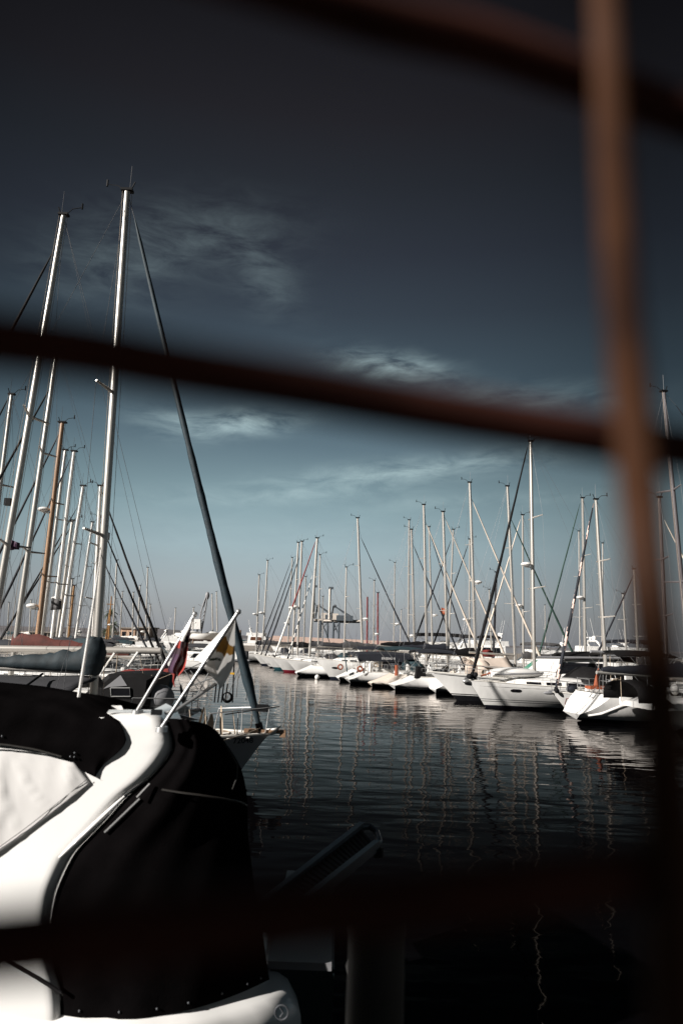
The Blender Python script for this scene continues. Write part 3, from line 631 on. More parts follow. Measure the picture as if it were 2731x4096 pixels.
# BREEZE bow
R = breeze['root']; h = breeze['h']
hull_text(h, R, 'BREEZE', h.L - 1.55, .72, .13, 1, flip=-1); hull_text(h, R, 'LZ21706', h.L - 1.62, .45, .12, 1, flip=-1)
def sq(b):
    x0, z0 = h.L - .68, .48
    for (xa, za, xb, zb) in ((0, 0, .26, 0), (0, .3, .26, .3), (0, 0, 0, .3), (.26, 0, .26, .3), (.08, .05, .2, .24)):
        b.tube([(x0 - xa, h.y(x0 - xa, z0 + za) + .008, z0 + za), (x0 - xb, h.y(x0 - xb, z0 + zb) + .008, z0 + zb)], .009, 4)
part(R, 'red_emblem', 'redsail', sq)
part(R, 'cove_line', 'text', lambda b: [b.tube([(x, h.y(x, z) + .004, z) for x, z in ((h.L - 1.0, .66), (h.L - 1.8, .655), (h.L - 2.6, .65))], .012, 4)])
part(R, 'sail_bag', 'navy', lambda b: b.ball((h.L - 1.05, .2, 1.25), (.34, .2, .2)))
part(R, 'anchor', 'greyplastic', lambda b: (b.ball((h.L + .1, 0, 1.02), (.34, .1, .09)), b.box((h.L - .15, 0, 1.1), (.6, .1, .1))))
for x in (h.L - .15, h.L - 1.75): part(R, 'fender', 'rubber', lambda b, x=x: b.ball((x, .3 if x > h.L - 1 else .85, 1.16), (.13, .1, .13)))
# big white: porthole and dinghy
R = bigw['root']; h = bigw['h']
for x in (h.L - 2.35, h.L - 4.6):
    def f(b, x=x):
        pts = [(x + .15 * cos(a) + .12 * (1 if cos(a) > 0 else -1), .98 + .085 * sin(a)) for a in [2 * pi * (k + .5) / 16 for k in range(16)]]
        b.add([(p[0], h.y(*p) + .01, p[1]) for p in pts], [tuple(range(16))])
    part(R, 'porthole', 'glass', f, smooth=False)
part(R, 'anchor', 'steel', lambda b: (b.box((h.L - .2, 0, 1.5), (.7, .12, .1)), b.ball((h.L + .02, 0, 1.36), (.26, .16, .12))))
for z in (1.18,): part(R, 'cove_line', 'greysail', lambda b: b.tube([(x, h.y(x, 1.14) + .002, 1.14) for x in [lerp(2, h.L - .4, k / 14) for k in range(15)]], .008, 4))
part(R, 'mooring_bundle', 'rubber', lambda b: [b.ball((h.L - .3 + .22 * cos(k * 2.1), .25 * sin(k * 2.4), 1.62 + .12 * sin(k)), .14, 8, 6) for k in range(6)], angle=180)
root = thing('dinghy', 'white inflatable dinghy upside down on the large white yacht, grey rubbing band', 'dinghy', P(2062, 2700, 38.9), YAW)
b = MB(); rings = []
for i in range(13):
    s = i / 12; x = lerp(-1.55, 1.5, s); r = .5 * (sin(pi * clamp(s * .8 + .17)) ** .5); zc = .30 * sin(pi * clamp(s * .75 + .22)); 
    rings.append([(x, 1.5 * r * cos(a), max(-.12, zc * .4 + .62 * r * sin(a) - .06 + .12 * s)) for a in [2 * pi * k / 14 for k in range(14)]])
b.loft(rings); b.obj('inflatable_hull', 'gel', root, angle=60)
b = MB(); b.tube([(lerp(-1.5, 1.5, s), -.80 * (sin(pi * clamp(s * .8 + .17)) ** .5), .03 + .14 * s) for s in [k / 12 for k in range(13)]], .045, 6); b.obj('rubbing_band', 'greyplastic', root)
b = MB(); b.tube([(-1.5, -.1, .1), (-1.8, -.2, .0), (-2.1, -.1, -.1)], .05, 6); b.obj('painter_rope', 'orange', root)
# tent over the boom
R = tentb['root']; Mi = tentb['Mi']; 
pts = [Mi @ P(u, v, 48) for u, v in ((1885, 2634), (2050, 2630), (2063, 2655), (2018, 2682), (1962, 2676), (1920, 2662))]
b = MB(); ridge = [Vector((lerp(pts[0].x, pts[1].x, k / 6), 0, lerp(pts[0].z, pts[1].z, k / 6) - .05 * sin(pi * k / 6))) for k in range(7)]
for sg in (-1, 1):
    low = [Vector((lerp(pts[0].x + .45, pts[2].x - .1, k / 6), sg * 1.5, lerp(pts[5].z, pts[3].z, min(1, k / 4)))) for k in range(7)]
    b.grid([ridge, [a.lerp(c, .5) + Vector((0, 0, -.08)) for a, c in zip(ridge, low)], low])
o = b.obj('boom_tent', 'tan', R); md = o.modifiers.new('thickness', 'SOLIDIFY'); md.thickness = .02
# lettering on the dark awning of the cream yacht's neighbour
R = s1389['root']; Mi = s1389['Mi']
b = MB(); p0 = Mi @ P(1425, 2622, 55.2); p1 = Mi @ P(1655, 2622, 55.2); yy = -1.25
b.loft([[(lerp(p0.x, p1.x, s), yy + .02, p0.z + .02 - .38), (lerp(p0.x, p1.x, s), yy - .02, p0.z - .38), (lerp(p0.x, p1.x, s), yy + .15, p0.z + .10 + .1 * sin(pi * s)), (lerp(p0.x, p1.x, s), 0, p0.z + .28 + .1 * sin(pi * s)), (lerp(p0.x, p1.x, s), 1.1, p0.z + .1), (lerp(p0.x, p1.x, s), 1.1, p0.z + .06), (lerp(p0.x, p1.x, s), 0, p0.z + .22)] for s in (0, .25, .5, .75, 1)])
aw = b.obj('awning', 'navy', R)
vs, fs = text_mesh('ERSEAS II', .24, .012); q0 = Mi @ P(1560, 2620, 54.2)
b = MB(); b.add([(q0.x + v.x * 1.15, yy - .03 + .0 * v.y, p0.z - .22 + v.y) for v in vs], fs); b.obj('lettering', 'whitetext', aw, smooth=False)
for i_, (inf, Y, u, v) in enumerate(((s1389, 54, 1440, 2676), (s1350, 57, 1361, 2668), (s1479, 51, 1585, 2680))):
    R = inf['root']; c = inf['Mi'] @ P(u, v, Y)
    part(R, 'lifebuoy', 'orange', lambda b: b.torus(c, .19, .06, 16, 8, 'y') if i_ < 2 else b.tube([c + Vector((0, 0, -.4)), c + Vector((0, 0, .35))], .13, 8))
for u in (1455, 1480): 
    c = s1389['Mi'] @ P(u, 2672, 54.3); part(s1389['root'], 'fender', 'plastic', lambda b: b.ball(c, (.12, .12, .42)))
c = s1350['Mi'] @ P(1384, 2660, 56.8); part(s1350['root'], 'draped_cloth', 'teal', lambda b: cover_loft(b, c + Vector((-.1, 0, .5)), c + Vector((.1, 0, -.55)), .2, .26, .22, .28, 8, .08, 4))
c = s1567['Mi'] @ P(1680, 2690, 49); part(s1567['root'], 'outboard_cover', 'black', lambda b: b.box(c, (.75, .5, .8), taper=.7))
c = s1567['Mi'] @ P(1740, 2672, 49.5); part(s1567['root'], 'rail_board', 'gel', lambda b: b.box(c, (.75, .4, .07)))
c = s1567['Mi'] @ P(1742, 2690, 49.5); part(s1567['root'], 'outboard_motor', 'rubber', lambda b: (b.box(c, (.4, .3, .35)), b.box(c - Vector((-.1, 0, .4)), (.12, .12, .6))))
h = b1241['h']; 
def f(b):
    x0 = h.L - 1.7; pts = [(x0 + .3 * cos(a), .95 + .09 * sin(a)) for a in [2 * pi * k / 14 for k in range(14)]]
    b.add([(p[0], h.y(*p) + .015, p[1]) for p in pts], [tuple(range(14))])
part(b1241['root'], 'porthole', 'glass', f, smooth=False)

# ------------------------------------------------------------------ motor yachts
def motor_yacht(label, Y, d, left_u, L, H=2.6, fly=True, bimini=None, hull=None, hm=None, arch=True, group=None, radar=True, win='glass', z0=0., decks=1, name='motor_yacht', foredeck=.42, screen='glass', aft=.06):
    hk = dict(L=L, B=L * .3, fs=1.15 + L * .02, fb=1.6 + L * .045, D=.5, rev=.0, rake=L * .14, sw=.92, plat=.3, zs=-.25, wmax=.35, vbow=.95); hk.update(hull or {})
    h = Hull(**hk); xl = XU(left_u, Y); xs = xl if d > 0 else xl + L
    root = thing(name, label, 'motor yacht', (xs, Y, z0), 0 if d > 0 else pi, group)
    h.build(hm or [HM['motor'], 'gel'], root, N=22, R=9)
    x1 = L * (1 - foredeck); x0 = L * aft; rings = []
    def block(xa, xb_, z, hh, ww, rakef, rakea, name, m, parent=root, top=.86):
        b = MB(); r = []
        for x, zz, k in ((xa, z, 1), (xa + rakea, z + hh, top)):
            pass
        lo = [(xa, -ww, z), (xa, ww, z), (lerp(xa, xb_, .6), ww, z), (xb_ - .25, ww * .8, z), (xb_, ww * .35, z), (xb_, -ww * .35, z), (xb_ - .25, -ww * .8, z), (lerp(xa, xb_, .6), -ww, z)]
        fx = lambda x: xa + rakea + (x - xa) * (xb_ - rakef - xa - rakea) / (xb_ - xa)
        mid = [(fx(x) * .92 + x * .08, y * top, z + hh * .92) for x, y, q in lo]; hi = [(fx(x), y * (top - .08), z + hh) for x, y, q in lo]
        b.loft([lo, mid, hi]); o = b.obj(name, m, parent, angle=30)
        return o, lo, fx
    dz = h.sheer(L * .4)[0] - .05; ww = h.B * .40
    cab, lo, fx = block(x0 + L * .1, x1 + L * .12, dz, H * .55, ww, L * .14, .1, 'cabin', 'gel')
    # window bands, standing slightly proud of the cabin
    for sg in (-1, 1):
        b = MB(); zz0, zz1 = dz + H * .22, dz + H * .46
        A = x0 + L * .16; C = lerp(x0 + L * .1, x1 + L * .12, .62); f = lambda z: lerp(1, .86, (z - dz) / (H * .506))
        b.add([(A, sg * (ww * f(zz0) + .015), zz0), (C, sg * (ww * f(zz0) + .015), zz0), (C - .35, sg * (ww * f(zz1) + .015), zz1), (A + .1, sg * (ww * f(zz1) + .015), zz1)], [(0, 1, 2, 3)]); b.obj('window', win, cab, smooth=False)
    b = MB(); xb_ = x1 + L * .12; r0_ = lambda z: (L * .14) * (z - dz) / (H * .55)
    b.add([(xb_ + .02 - r0_(dz + H * .2), y * ww * .33, dz + H * .2) for y in (-1, 1)] + [(xb_ + .02 - r0_(dz + H * .48), y * ww * .29, dz + H * .48) for y in (1, -1)], [(0, 1, 2, 3)]); b.obj('windscreen', screen, cab, smooth=False)
    ztop = dz + H * .55
    if decks > 1:
        c2, _, _ = block(x0 + L * .14, x1 - L * .02, ztop, H * .5, ww * .82, L * .1, .1, 'upper_cabin', 'gel')
        for sg in (-1, 1):
            b = MB(); A = x0 + L * .2; C = x1 - L * .14
            b.add([(A, sg * (ww * .82 * .95 + .012), ztop + H * .16), (C, sg * (ww * .82 * .95 + .012), ztop + H * .16), (C - .2, sg * (ww * .82 * .89 + .012), ztop + H * .4), (A, sg * (ww * .82 * .89 + .012), ztop + H * .4)], [(0, 1, 2, 3)]); b.obj('window', win, c2, smooth=False)
        ztop += H * .5
    if fly:
        b = MB(); xa, xe = x0 + L * .06, x1 - L * .02; w2 = ww * .78
        out = [(xa, -w2), (xe - .5, -w2), (xe, -w2 * .4), (xe, w2 * .4), (xe - .5, w2), (xa, w2)]
        b.loft([[(x, y, ztop - .03) for x, y in out], [(x + .12, y * 1.04, ztop + H * .2) for x, y in out], [(x + .1, y * .96, ztop + H * .2) for x, y in out], [(x, y * .92, ztop + .05) for x, y in out]]); b.obj('flybridge', 'gel', root, angle=30)
        b = MB(); b.box((lerp(xa, xe, .55), 0, ztop + H * .14), (.5, w2 * 1.2, H * .26)); b.obj('helm_seat', 'plastic', root)
    if arch:
        b = MB(); xa = x0 + L * .14; w2 = ww * .8
        b.tube([(xa + .55, -w2, ztop), (xa + .1, -w2 * .95, ztop + H * .32), (xa, -w2 * .7, ztop + H * .40), (xa, w2 * .7, ztop + H * .40), (xa + .1, w2 * .95, ztop + H * .32), (xa + .55, w2, ztop)], .1, 8); ar = b.obj('radar_arch', 'gel', root)
        if radar:
            b = MB(); b.ball((xa, -w2 * .4, ztop + H * .40 + .26), (.24, .24, .26)); b.obj('satellite_dome', 'plastic', ar)
            b = MB(); b.box((xa, w2 * .3, ztop + H * .4 + .2), (.16, .16, .24)); b.box((xa, w2 * .3, ztop + H * .4 + .34), (.2, 1.0, .1), rz=.5); b.obj('radar_scanner', 'plastic', ar)
        for y in (-.6, .5):
            b = MB(); b.tube([(xa, y * w2, ztop + H * .38), (xa - .5, y * w2 * 1.1, ztop + H * .4 + 2.2)], .012, 4); b.obj('aerial', 'plastic', ar)
    if bimini:
        m, zb, s0, s1 = bimini; b = MB(); arc_sheet(b, L * s0, L * s1, ztop + zb, .28, ww * .85, .10); o = b.obj('bimini', m, root)
        for sg in (-1, 1):
            b = MB(); f0 = Vector((L * (s0 + s1) / 2, sg * ww * .8, ztop + .1))
            for xx in (L * s0 + .15, L * s1 - .15, L * (s0 + s1) / 2 + .3): b.tube([f0, (xx, sg * ww * .84, ztop + zb)], .02, 5)
            b.obj('bimini_frame', 'steel', o)
    for sg in (-1, 1):
        b = MB(); xs_ = [lerp(L * .45, L - .15, k / 6) for k in range(7)]
        pr = [Vector((x, sg * max(.1, h.sheer(x)[1] - .1), h.sheer(x)[0])) for x in xs_]
        b.tube([p + Vector((0, 0, .6)) for p in pr], .018, 5)
        for p in pr: b.tube([p, p + Vector((0, 0, .6))], .014, 4)
        b.obj('bow_rail', 'steel', root)
    return dict(root=root, h=h, ztop=ztop, dz=dz, ww=ww, Mi=(Matrix.Translation((xs, Y, z0)) @ Matrix.Rotation(0 if d > 0 else pi, 4, 'Z')).inverted())
MY = 'motor yachts in the harbour'
mb4 = motor_yacht('white motor yacht with two oval black hull ports and green-tinted windscreen', 42.5, -1, 1716, 13, 2.7, fly=False, arch=False, group=MY, hull=dict(fs=1.25, fb=1.62, rake=1.7, B=3.9, zs=-.3), foredeck=.5, screen='greenglass')
R = mb4['root']; h = mb4['h']
for x in (h.L - 2.35, h.L - 3.05):
    def f(b, x=x):
        pts = [(x + .30 * cos(a), 1.02 + .085 * sin(a)) for a in [2 * pi * k / 18 for k in range(18)]]
        b.add([(p[0], h.y(*p) + .012, p[1]) for p in pts], [tuple(range(18))])
    part(R, 'porthole', 'glass', f, smooth=False)
part(R, 'rubbing_strake', 'rubber', lambda b: b.tube([(x, h.y(x, h.sheer(x)[0] - .06) + .0, h.sheer(x)[0] - .06) for x in [lerp(.3, h.L - .3, k / 14) for k in range(15)]], .022, 5))
part(R, 'canopy', 'black', lambda b: arc_sheet(b, 1.0, 5.2, mb4['ztop'] - .1, .4, 1.5, .06))
my = {}
motor_yacht('white flybridge yacht with a bulging black bimini, between the cranes and the mast forest', 78, -1, 1478, 13, 2.5, True, ('black', 1.15, .12, .62), group=MY, hull=dict(fs=1.6, fb=2.1))
motor_yacht('white motor yacht with twin satellite domes behind the cream-jib yachts', 96, -1, 1722, 12, 3.2, True, ('black', 1.0, .2, .45), group=MY, hull=dict(fs=1.5, fb=2.2))
motor_yacht('white motor yacht with a pale hardtop roof near the black mast', 82, -1, 1925, 12, 2.4, True, ('greysail', 1.0, .25, .6), group=MY, hull=dict(fs=1.2, fb=1.7))
motor_yacht('large white motor yacht with swept radar arch and dome, left of the fence bar', 70, 1, 2240, 16, 2.6, True, ('navy', .95, .3, .62), group=MY, hull=dict(fs=1.6, fb=2.2), decks=1)
motor_yacht('small white motor cruiser with covered seats beside the swept-arch yacht', 84, -1, 2200, 9, 2.0, True, None, group=MY, arch=False, hull=dict(fs=1.2, fb=1.6))
motor_yacht('white trawler yacht with brown saloon windows beyond the blue furled jib', 150, 1, 965, 9.5, 3.0, True, None, group=MY, win='brownwin', z0=.1, hull=dict(fs=1.9, fb=2.5))
motor_yacht('low white motor cruiser on the near side of the pink-roofed shed', 118, -1, 1085, 9, 2.0, False, None, group=MY, arch=False)
motor_yacht('white motor cruiser with rounded grey-topped cabin in front of the shed', 112, -1, 1275, 8, 2.0, False, None, group=MY, arch=False)
motor_yacht('white motor boat stern-on by the far quay, left of the two flags', 88, 1, 625, 7, 2.2, True, None, group=MY, arch=False, hull=dict(fs=1.2, fb=1.7))
motor_yacht('white sport cruiser with a dark open cockpit, farthest left of the motor boats', 84, 1, 575, 6, 1.9, False, None, group=MY, arch=False)
motor_yacht('white motor boat moored under the two thin masts mid harbour', 118, -1, 560, 9, 2.3, True, None, group=MY)
motor_yacht('white cabin cruiser half hidden behind the swept-arch yacht', 95, 1, 2440, 10, 2.6, True, None, group=MY)

motor_yacht('small white launch with a blue-green cover lying off the far-left shore', 70, 1, 430, 5.5, 1.6, False, ('teal', .5, .1, .5), group=MY, arch=False, hull=dict(fs=.9, fb=1.2))
motor_yacht('white fishing launch with tall cabin between the peach building and the hill', 98, -1, 505, 7, 2.6, False, None, group=MY, radar=True, hull=dict(fs=1.0, fb=1.6))
motor_yacht('white motor boat with dark side windows below the twin thin masts', 76, 1, 520, 6.5, 1.9, True, None, group=MY, arch=False, hull=dict(fs=1.0, fb=1.4))
motor_yacht('grey-covered motor boat beside the furled red flag', 66, -1, 655, 5.5, 1.7, False, ('grey', .4, .1, .6), group=MY, arch=False, hull=dict(fs=.9, fb=1.2))
motor_yacht('white motor boat low in the water under the yard boats', 110, 1, 760, 7, 1.9, True, None, group=MY, arch=False, hull=dict(fs=1.0, fb=1.4))
motor_yacht('white motor boat glimpsed between the leftmost masts and the wooden mast', 72, -1, 100, 7, 2.0, True, None, group=MY, arch=True, hull=dict(fs=1.0, fb=1.4))
motor_yacht('white cabin boat seen just left of the 72048 mast', 80, 1, 255, 7, 2.1, False, None, group=MY, arch=False, hull=dict(fs=1.0, fb=1.4))

# ------------------------------------------------------------------ second row, behind the pier
ROW2 = 'sailing yachts moored behind the right-hand row'
for a in [
    ('yacht with a slim silver mast and small radar, second mast right of the cranes', 76, 1, (1636, 2080, 1632, 2580), None, dict(radar=.17, mr=.11)),
    ('yacht whose thin silver mast carries a navy jib slanting right', 72, 1, (1715, 2108, 1728.6, 2598), (1718, 2130, 'navy', .09), dict(mr=.1, radar=.34)),
    ('yacht with dark jib slanting left from a leaning silver mast', 69, -1, (1812, 2118, 1793, 2593), (1803, 2160, 'navy', .10), dict(mr=.1)),
    ('yacht with a short silver mast and black jib crossing its neighbours leftward', 67, -1, (1877, 2157, 1876.5, 2598), (1872, 2175, 'black', .09), dict(mr=.09, radar=.35)),
    ('yacht with an all-black mast and low red-brown cover', 64, 1, (1985, 2289, 1972, 2623), None, dict(mastm='blackmast', mr=.12, cover='redsail', boomlen=4)),
    ('yacht with white furled jib slanting left from a mast with radar', 60, -1, (2089, 2060, 2092, 2639), (2080, 2078, 'creamsail', .09), dict(mr=.1, radar=.40)),
    ('yacht with dark green jib slanting left, mast left of the twin by the bar', 54, -1, (2328.5, 1992, 2340, 2625), (2318, 2013, 'green', .085), dict(mr=.1, radar=.42)),
    ('yacht with a thin brown mast between the green jib and the striped jib', 70, 1, (2313.7, 2125, 2318, 2577), None, dict(mr=.08)),
    ('yacht with a thin mast just left of the fence bar, three short spreaders', 68, 1, (2409, 2173, 2407, 2560), None, dict(mr=.08, spread=(.25, .5, .75))),
    ('small yacht with white mast showing beside the fence bar', 62, 1, (2490, 2375, 2502, 2577), None, dict(mr=.09)),
    ('yacht with dark jib slanting left, mast half behind the fence bar', 53, -1, (2534, 2277, 2550, 2609), (2532, 2300, 'navy', .10), dict(mr=.09)),
    ('yacht with a thin mast and flags in its rigging, right of the two red masts', 78, 1, (1579, 2251, 1574, 2581), None, dict(mr=.075, radar=.36)),
    ('yacht with a plain grey mast standing between the two red masts', 84, 1, (1497, 2322, 1494, 2545), None, dict(mr=.09, radar=.3)),
    ('yacht with a stump of white mast and bare boom left of the black mast', 74, 1, (1955.6, 2358, 1964, 2577), None, dict(mr=.09, spread=())),
    ('yacht with short mast in front of the container cranes', 100, 1, (1291.5, 2387, 1290, 2577), None, dict(mr=.09)),
    ('yacht with white mast and teal jib left of the cranes', 96, 1, (1223, 2307, 1215, 2581), (1226, 2320, 'bluejib', .06), dict(mr=.11)),
    ('yacht with thin mast and near-vertical dark jib behind the navy-jib pair', 98, -1, (1169, 2231, 1151, 2586), (1162, 2250, 'navy', .09), dict(mr=.10, radar=.30)),
    ('yacht with grey mast and white radar, leftmost of the right-hand masts', 98, -1, (1037, 2300, 1024, 2608), None, dict(mr=.12, radar=.48)),
]:
    lab, Y, d, ms, jb, kw = a; kw = dict(kw)
    kw.setdefault('cover', random.choice(['greysail', 'navy', 'black', 'whitesail'])); kw.setdefault('boomlen', 3.8)
    sailboat(lab, Y, d, None, ms, 10.5, jb, ROW2, detail=1, yaw=YAW, dodger=random.choice([None, 'navy', 'grey', 'tan']), **kw)
kt = sailboat('red-masted ketch with two red masts in front of the shed', 100, 1, None, (1511, 2371, 1511, 2581), 13, None, ROW2, yaw=YAW, detail=1, mastm='redmast', mr=.14, spread=(.42, .8), cover='redsail', boomlen=4)
R = kt['root']; b = MB(); a = kt['Mi'] @ P(1470, 2387, 99.6); c = kt['Mi'] @ P(1470, 2568, 99.6); b.tube([(c.x, 0, 1.2), (a.x, 0, a.z)], [.14, .12], 8); b.obj('mizzen_mast', 'redmast', R)

# ------------------------------------------------------------------ left-hand side
LROW = 'sailing yachts moored in the left-hand row'
l1 = sailboat('white yacht numbered 72048 with blue sail cover and blue furled headsail', 17.5, 1, None, (510, 766, 374, 2787), 10.6, (541, 880, 'bluejib', .115), LROW, hull=dict(L=10.6, B=3.2, fs=.85, fb=.98, rake=.72, rev=-.6, vbow=1.25), hm=[HM['grey'], 'gel'], mr=.1, cover=None, boomlen=None, spread=(.31, .58), mastfrac=.585, coachfwd=.26, windows=True, wheel=False, wr=.006)
l2 = sailboat('white yacht with bare silver boom over its cluttered stern', 20.5, -1, None, (256, 862, 0, 2370), 12, (212, 1010, 'black', .085), LROW, mr=.10, boomlen=5.0, mastfrac=.57, spread=(.28, .545), wheel=False, wr=.006, boomz=2.72, boomr=.10, hull=dict(fs=1.0, fb=1.3))
l0 = sailboat('yacht with the leftmost mast, black furled jib running out of the photo', 29, -1, None, (48, 1579, 0, 1970), 11, (36, 1590, 'black', .08), LROW, mr=.09, cover='navy', boomlen=4)
l3 = sailboat('yacht with red-brown sail cover under a white mast', 26.5, -1, None, (231, 1387, 71, 2515), 11.5, (200, 1555, 'black', .08), LROW, mr=.10, cover='rust', boomlen=4.6, boomz=2.6, boomtilt=-.3)
l4 = sailboat('yacht with a varnished wooden mast carrying two radars', 34, -1, None, (251, 1691, 153, 2541), 11, (238, 1735, 'navy', .09), LROW, mastm='wood', mr=.13, radar=(.63, .24), cover='grey', boomlen=4)
for a in [
    ('yacht with white mast, third from the wooden mast and with steep navy jib', 40, -1, (298, 1806, 209, 2551), (285, 1830, 'navy', .09), dict(mr=.12, mastm='whitemast')),
    ('yacht with white mast partly behind the wooden mast', 42, -1, (263, 1801, 170, 2540), None, dict(mr=.11)),
    ('yacht with a dull grey short mast and dark jib between two white masts', 45, -1, (291, 2082, 228, 2561), (290, 2100, 'black', .08), dict(mr=.11, radar=.43)),
    ('yacht with white mast and one low spreader, between the grey mast and the thin mast', 44, -1, (334, 1944, 240, 2561), (310, 2030, 'black', .07), dict(mr=.12, mastm='whitemast')),
    ('yacht with a thin white mast standing alone left of the 72048 mast', 56, -1, (371, 2089, 303, 2556), None, dict(mr=.10, mastm='whitemast')),
    ('yacht with white mast close behind the 72048 mast, thick black jib to the right', 38, 1, (403, 1944, 375, 2515), (404, 1955, 'black', .09), dict(mr=.10, mastm='whitemast')),
    ('yacht hidden behind the 72048 mast, middle of its three black jibs', 46, 1, (398, 2070, 392, 2540), (399, 2080, 'black', .085), dict(mr=.08)),
    ('yacht hidden behind the 72048 mast, lowest of its three dark jibs', 56, 1, (410, 2230, 405, 2540), (411, 2240, 'navy', .085), dict(mr=.07)),
    ('old boat with brown wooden stump mast among the white masts', 62, -1, (298, 2342, 275, 2555), None, dict(mastm='orangewood', mr=.12, spread=())),
    ('small yacht with grey stump mast beside the brown stump mast', 62, -1, (291, 2316, 270, 2550), None, dict(mr=.10)),
]:
    lab, Y, d, ms, jb, kw = a
    sailboat(lab, Y, d, None, ms, 10.5, jb, LROW, detail=1, cover=random.choice(['navy', 'teal', 'grey']), boomlen=3.8, dodger=random.choice(['navy', 'grey', 'tan']), **kw)

# small masts farther off on the left
FAR = 'small sailing boats moored far across the harbour'
for lab, Y, ms, kw in [
    ('distant yacht with the tallest thin mast just right of the 72048 mast', 92, (469, 2240, 451, 2550), dict(mr=.12, radar=.25)),
    ('distant yacht with short mast before the peach-walled building', 125, (491.6, 2366, 481, 2530), dict(mr=.12)),
    ('distant yacht with mast at the right end of the peach-walled building', 125, (535, 2369, 531, 2534), dict(mr=.14, radar=.3)),
    ('distant yacht with plain mast left of the twin thin masts', 110, (561, 2342, 551.5, 2534), dict(mr=.12)),
    ('distant yacht with the taller of the twin thin masts, spreaders near its top', 92, (592, 2270, 582, 2582), dict(mr=.10, radar=.2)),
    ('distant yacht with stubby mast at the foot of the hill', 160, (602.5, 2417.6, 597, 2528), dict(mr=.14)),
    ('distant yacht with one bare mast left of the furled red flag', 180, (703, 2432, 696, 2541), dict(mr=.17)),
    ('distant yacht with mast below the boom of the far-left yachts', 140, (126, 2400, 118, 2545), dict(mr=.14)),
    ('distant yacht with thin mast seen just left of the wooden mast', 130, (38, 2410, 30, 2548), dict(mr=.12)),
    ('distant yacht with mast between the white flag and the blue headsail', 150, (925, 2440, 928, 2540), dict(mr=.14)),
    ('distant yacht with bare mast, left of two beyond the cranes', 130, (1605, 2440, 1600, 2560), dict(mr=.10)),
    ('distant yacht with thin mast, right of the tan tent', 130, (2178, 2420, 2180, 2580), dict(mr=.10)),
]:
    sailboat(lab, Y, random.choice([-1, 1]), None, ms, 9.5, None, FAR, detail=0, spread=(.55,), vane=False, cover=random.choice(['navy', 'whitesail', 'teal']), boomlen=3.2, coach=True, name='distant_sailboat', **kw)
# boats ashore on the far quay
HARD = 'boats propped up ashore on the far quay'
for lab, Y, lu, ms, L in [('white keel yacht propped ashore with brown bottom, tallest pale mast above it', 150, 752, (866.5, 2367, 869, 2514), 7.5), ('white yacht propped ashore behind the white flag, thin grey mast', 158, 826, (848, 2376, 852, 2531), 7.5), ('white yacht ashore nearest the furled red flag, low mast with radar', 150, 690, (775, 2430, 772, 2520), 6)]:
    i_ = sailboat(lab, Y, 1, lu, ms, L, None, HARD, detail=0, hm=[HM['dry'], 'gel'], spread=(.6,), vane=False, z0=2.5, mr=.15, hull=dict(L=L, B=2.6, fs=1.2, fb=1.6, D=.9), radar=.35 if lu < 700 else None)
    for x in (1.4, L - 2.2):
        for sg in (-1, 1):
            b = MB(); b.tube([(x, sg * 1.3, -.95), (x, sg * .9, .2)], .07, 6); b.box((x, sg * 1.3, -.93), (.3, .3, .06)); b.obj('prop', 'teak', i_['root'])
root = thing('travel_hoist', 'blue-grey lattice hoist tower with a white cab on the far quay', 'crane', (XU(790, 155), 155, 1.6))
b = MB()
for sx in (-.5, .5):
    for sy in (-.5, .5): b.tube([(sx, sy, 0), (sx * .9 + .9, sy * .7, 7), (sx * .3 + 1.5, sy * .3, 10.6)], .11, 5)
for k in range(8): b.tube([(-.5 + k * .13, -.5, k * .9), (.5 + k * .13, -.5, k * .9 + .9)], .06, 4)
b.obj('tower', 'greyplastic', root)
b = MB(); b.box((-.6, 0, 4.2), (2.6, 1.8, 2.2), taper=.9); b.obj('cab', 'plastic', root)
b = MB(); b.tube([(1.5, 0, 10.6), (1.0, 0, 8), (-.3, 0, 8.6)], .09, 5); b.ball((1.6, 0, 10.6), (.5, .4, .9)); b.obj('jib_head', 'greyplastic', root)

# ------------------------------------------------------------------ harbour buildings, cranes, palms
def shed():
    Y = 215; x0, x1 = XU(1070, Y), XU(1640, Y) + 3
    t = thing('harbour_shed', 'long low shed with a pale pink pitched roof behind the moored yachts', 'shed', ((x0 + x1) / 2, Y, 1))
    MT['roof'] = mat('pink_roof_sheeting', (.50, .36, .30), .8, var=.12, vscale=1.5, stretch=(4, .2, 1))
    MT['shedwall'] = mat('dark_shed_wall', (.10, .075, .06), .85, var=.3, vscale=2)
    hl = (x1 - x0) / 2; b = MB(); b.box((0, 4, .55), (2 * hl - 1, 14, 1.1)); b.obj('wall', 'shedwall', t, smooth=False)
    b = MB(); b.prism([(-hl, .95), (hl, .75), (hl, .95), (-hl, 1.15)], -4.2, -4.0); 
    b = MB()
    vs = [(-hl, -4, 1.05), (hl, -4, .85), (hl - 2, 4.4, 2.55), (-hl + 1, 4.4, 3.1), (-hl, 12, 1.05), (hl, 12, .85)]
    lo = [(p[0], p[1], p[2] - .16) for p in vs]
    b.add(vs + lo, [(0, 1, 2, 3), (3, 2, 5, 4), (6, 9, 8, 7), (9, 10, 11, 8), (0, 6, 7, 1), (4, 5, 11, 10), (0, 3, 9, 6), (3, 4, 10, 9), (1, 7, 8, 2), (2, 8, 11, 5)])
    b.obj('roof', 'roof', t, smooth=False)
shed()
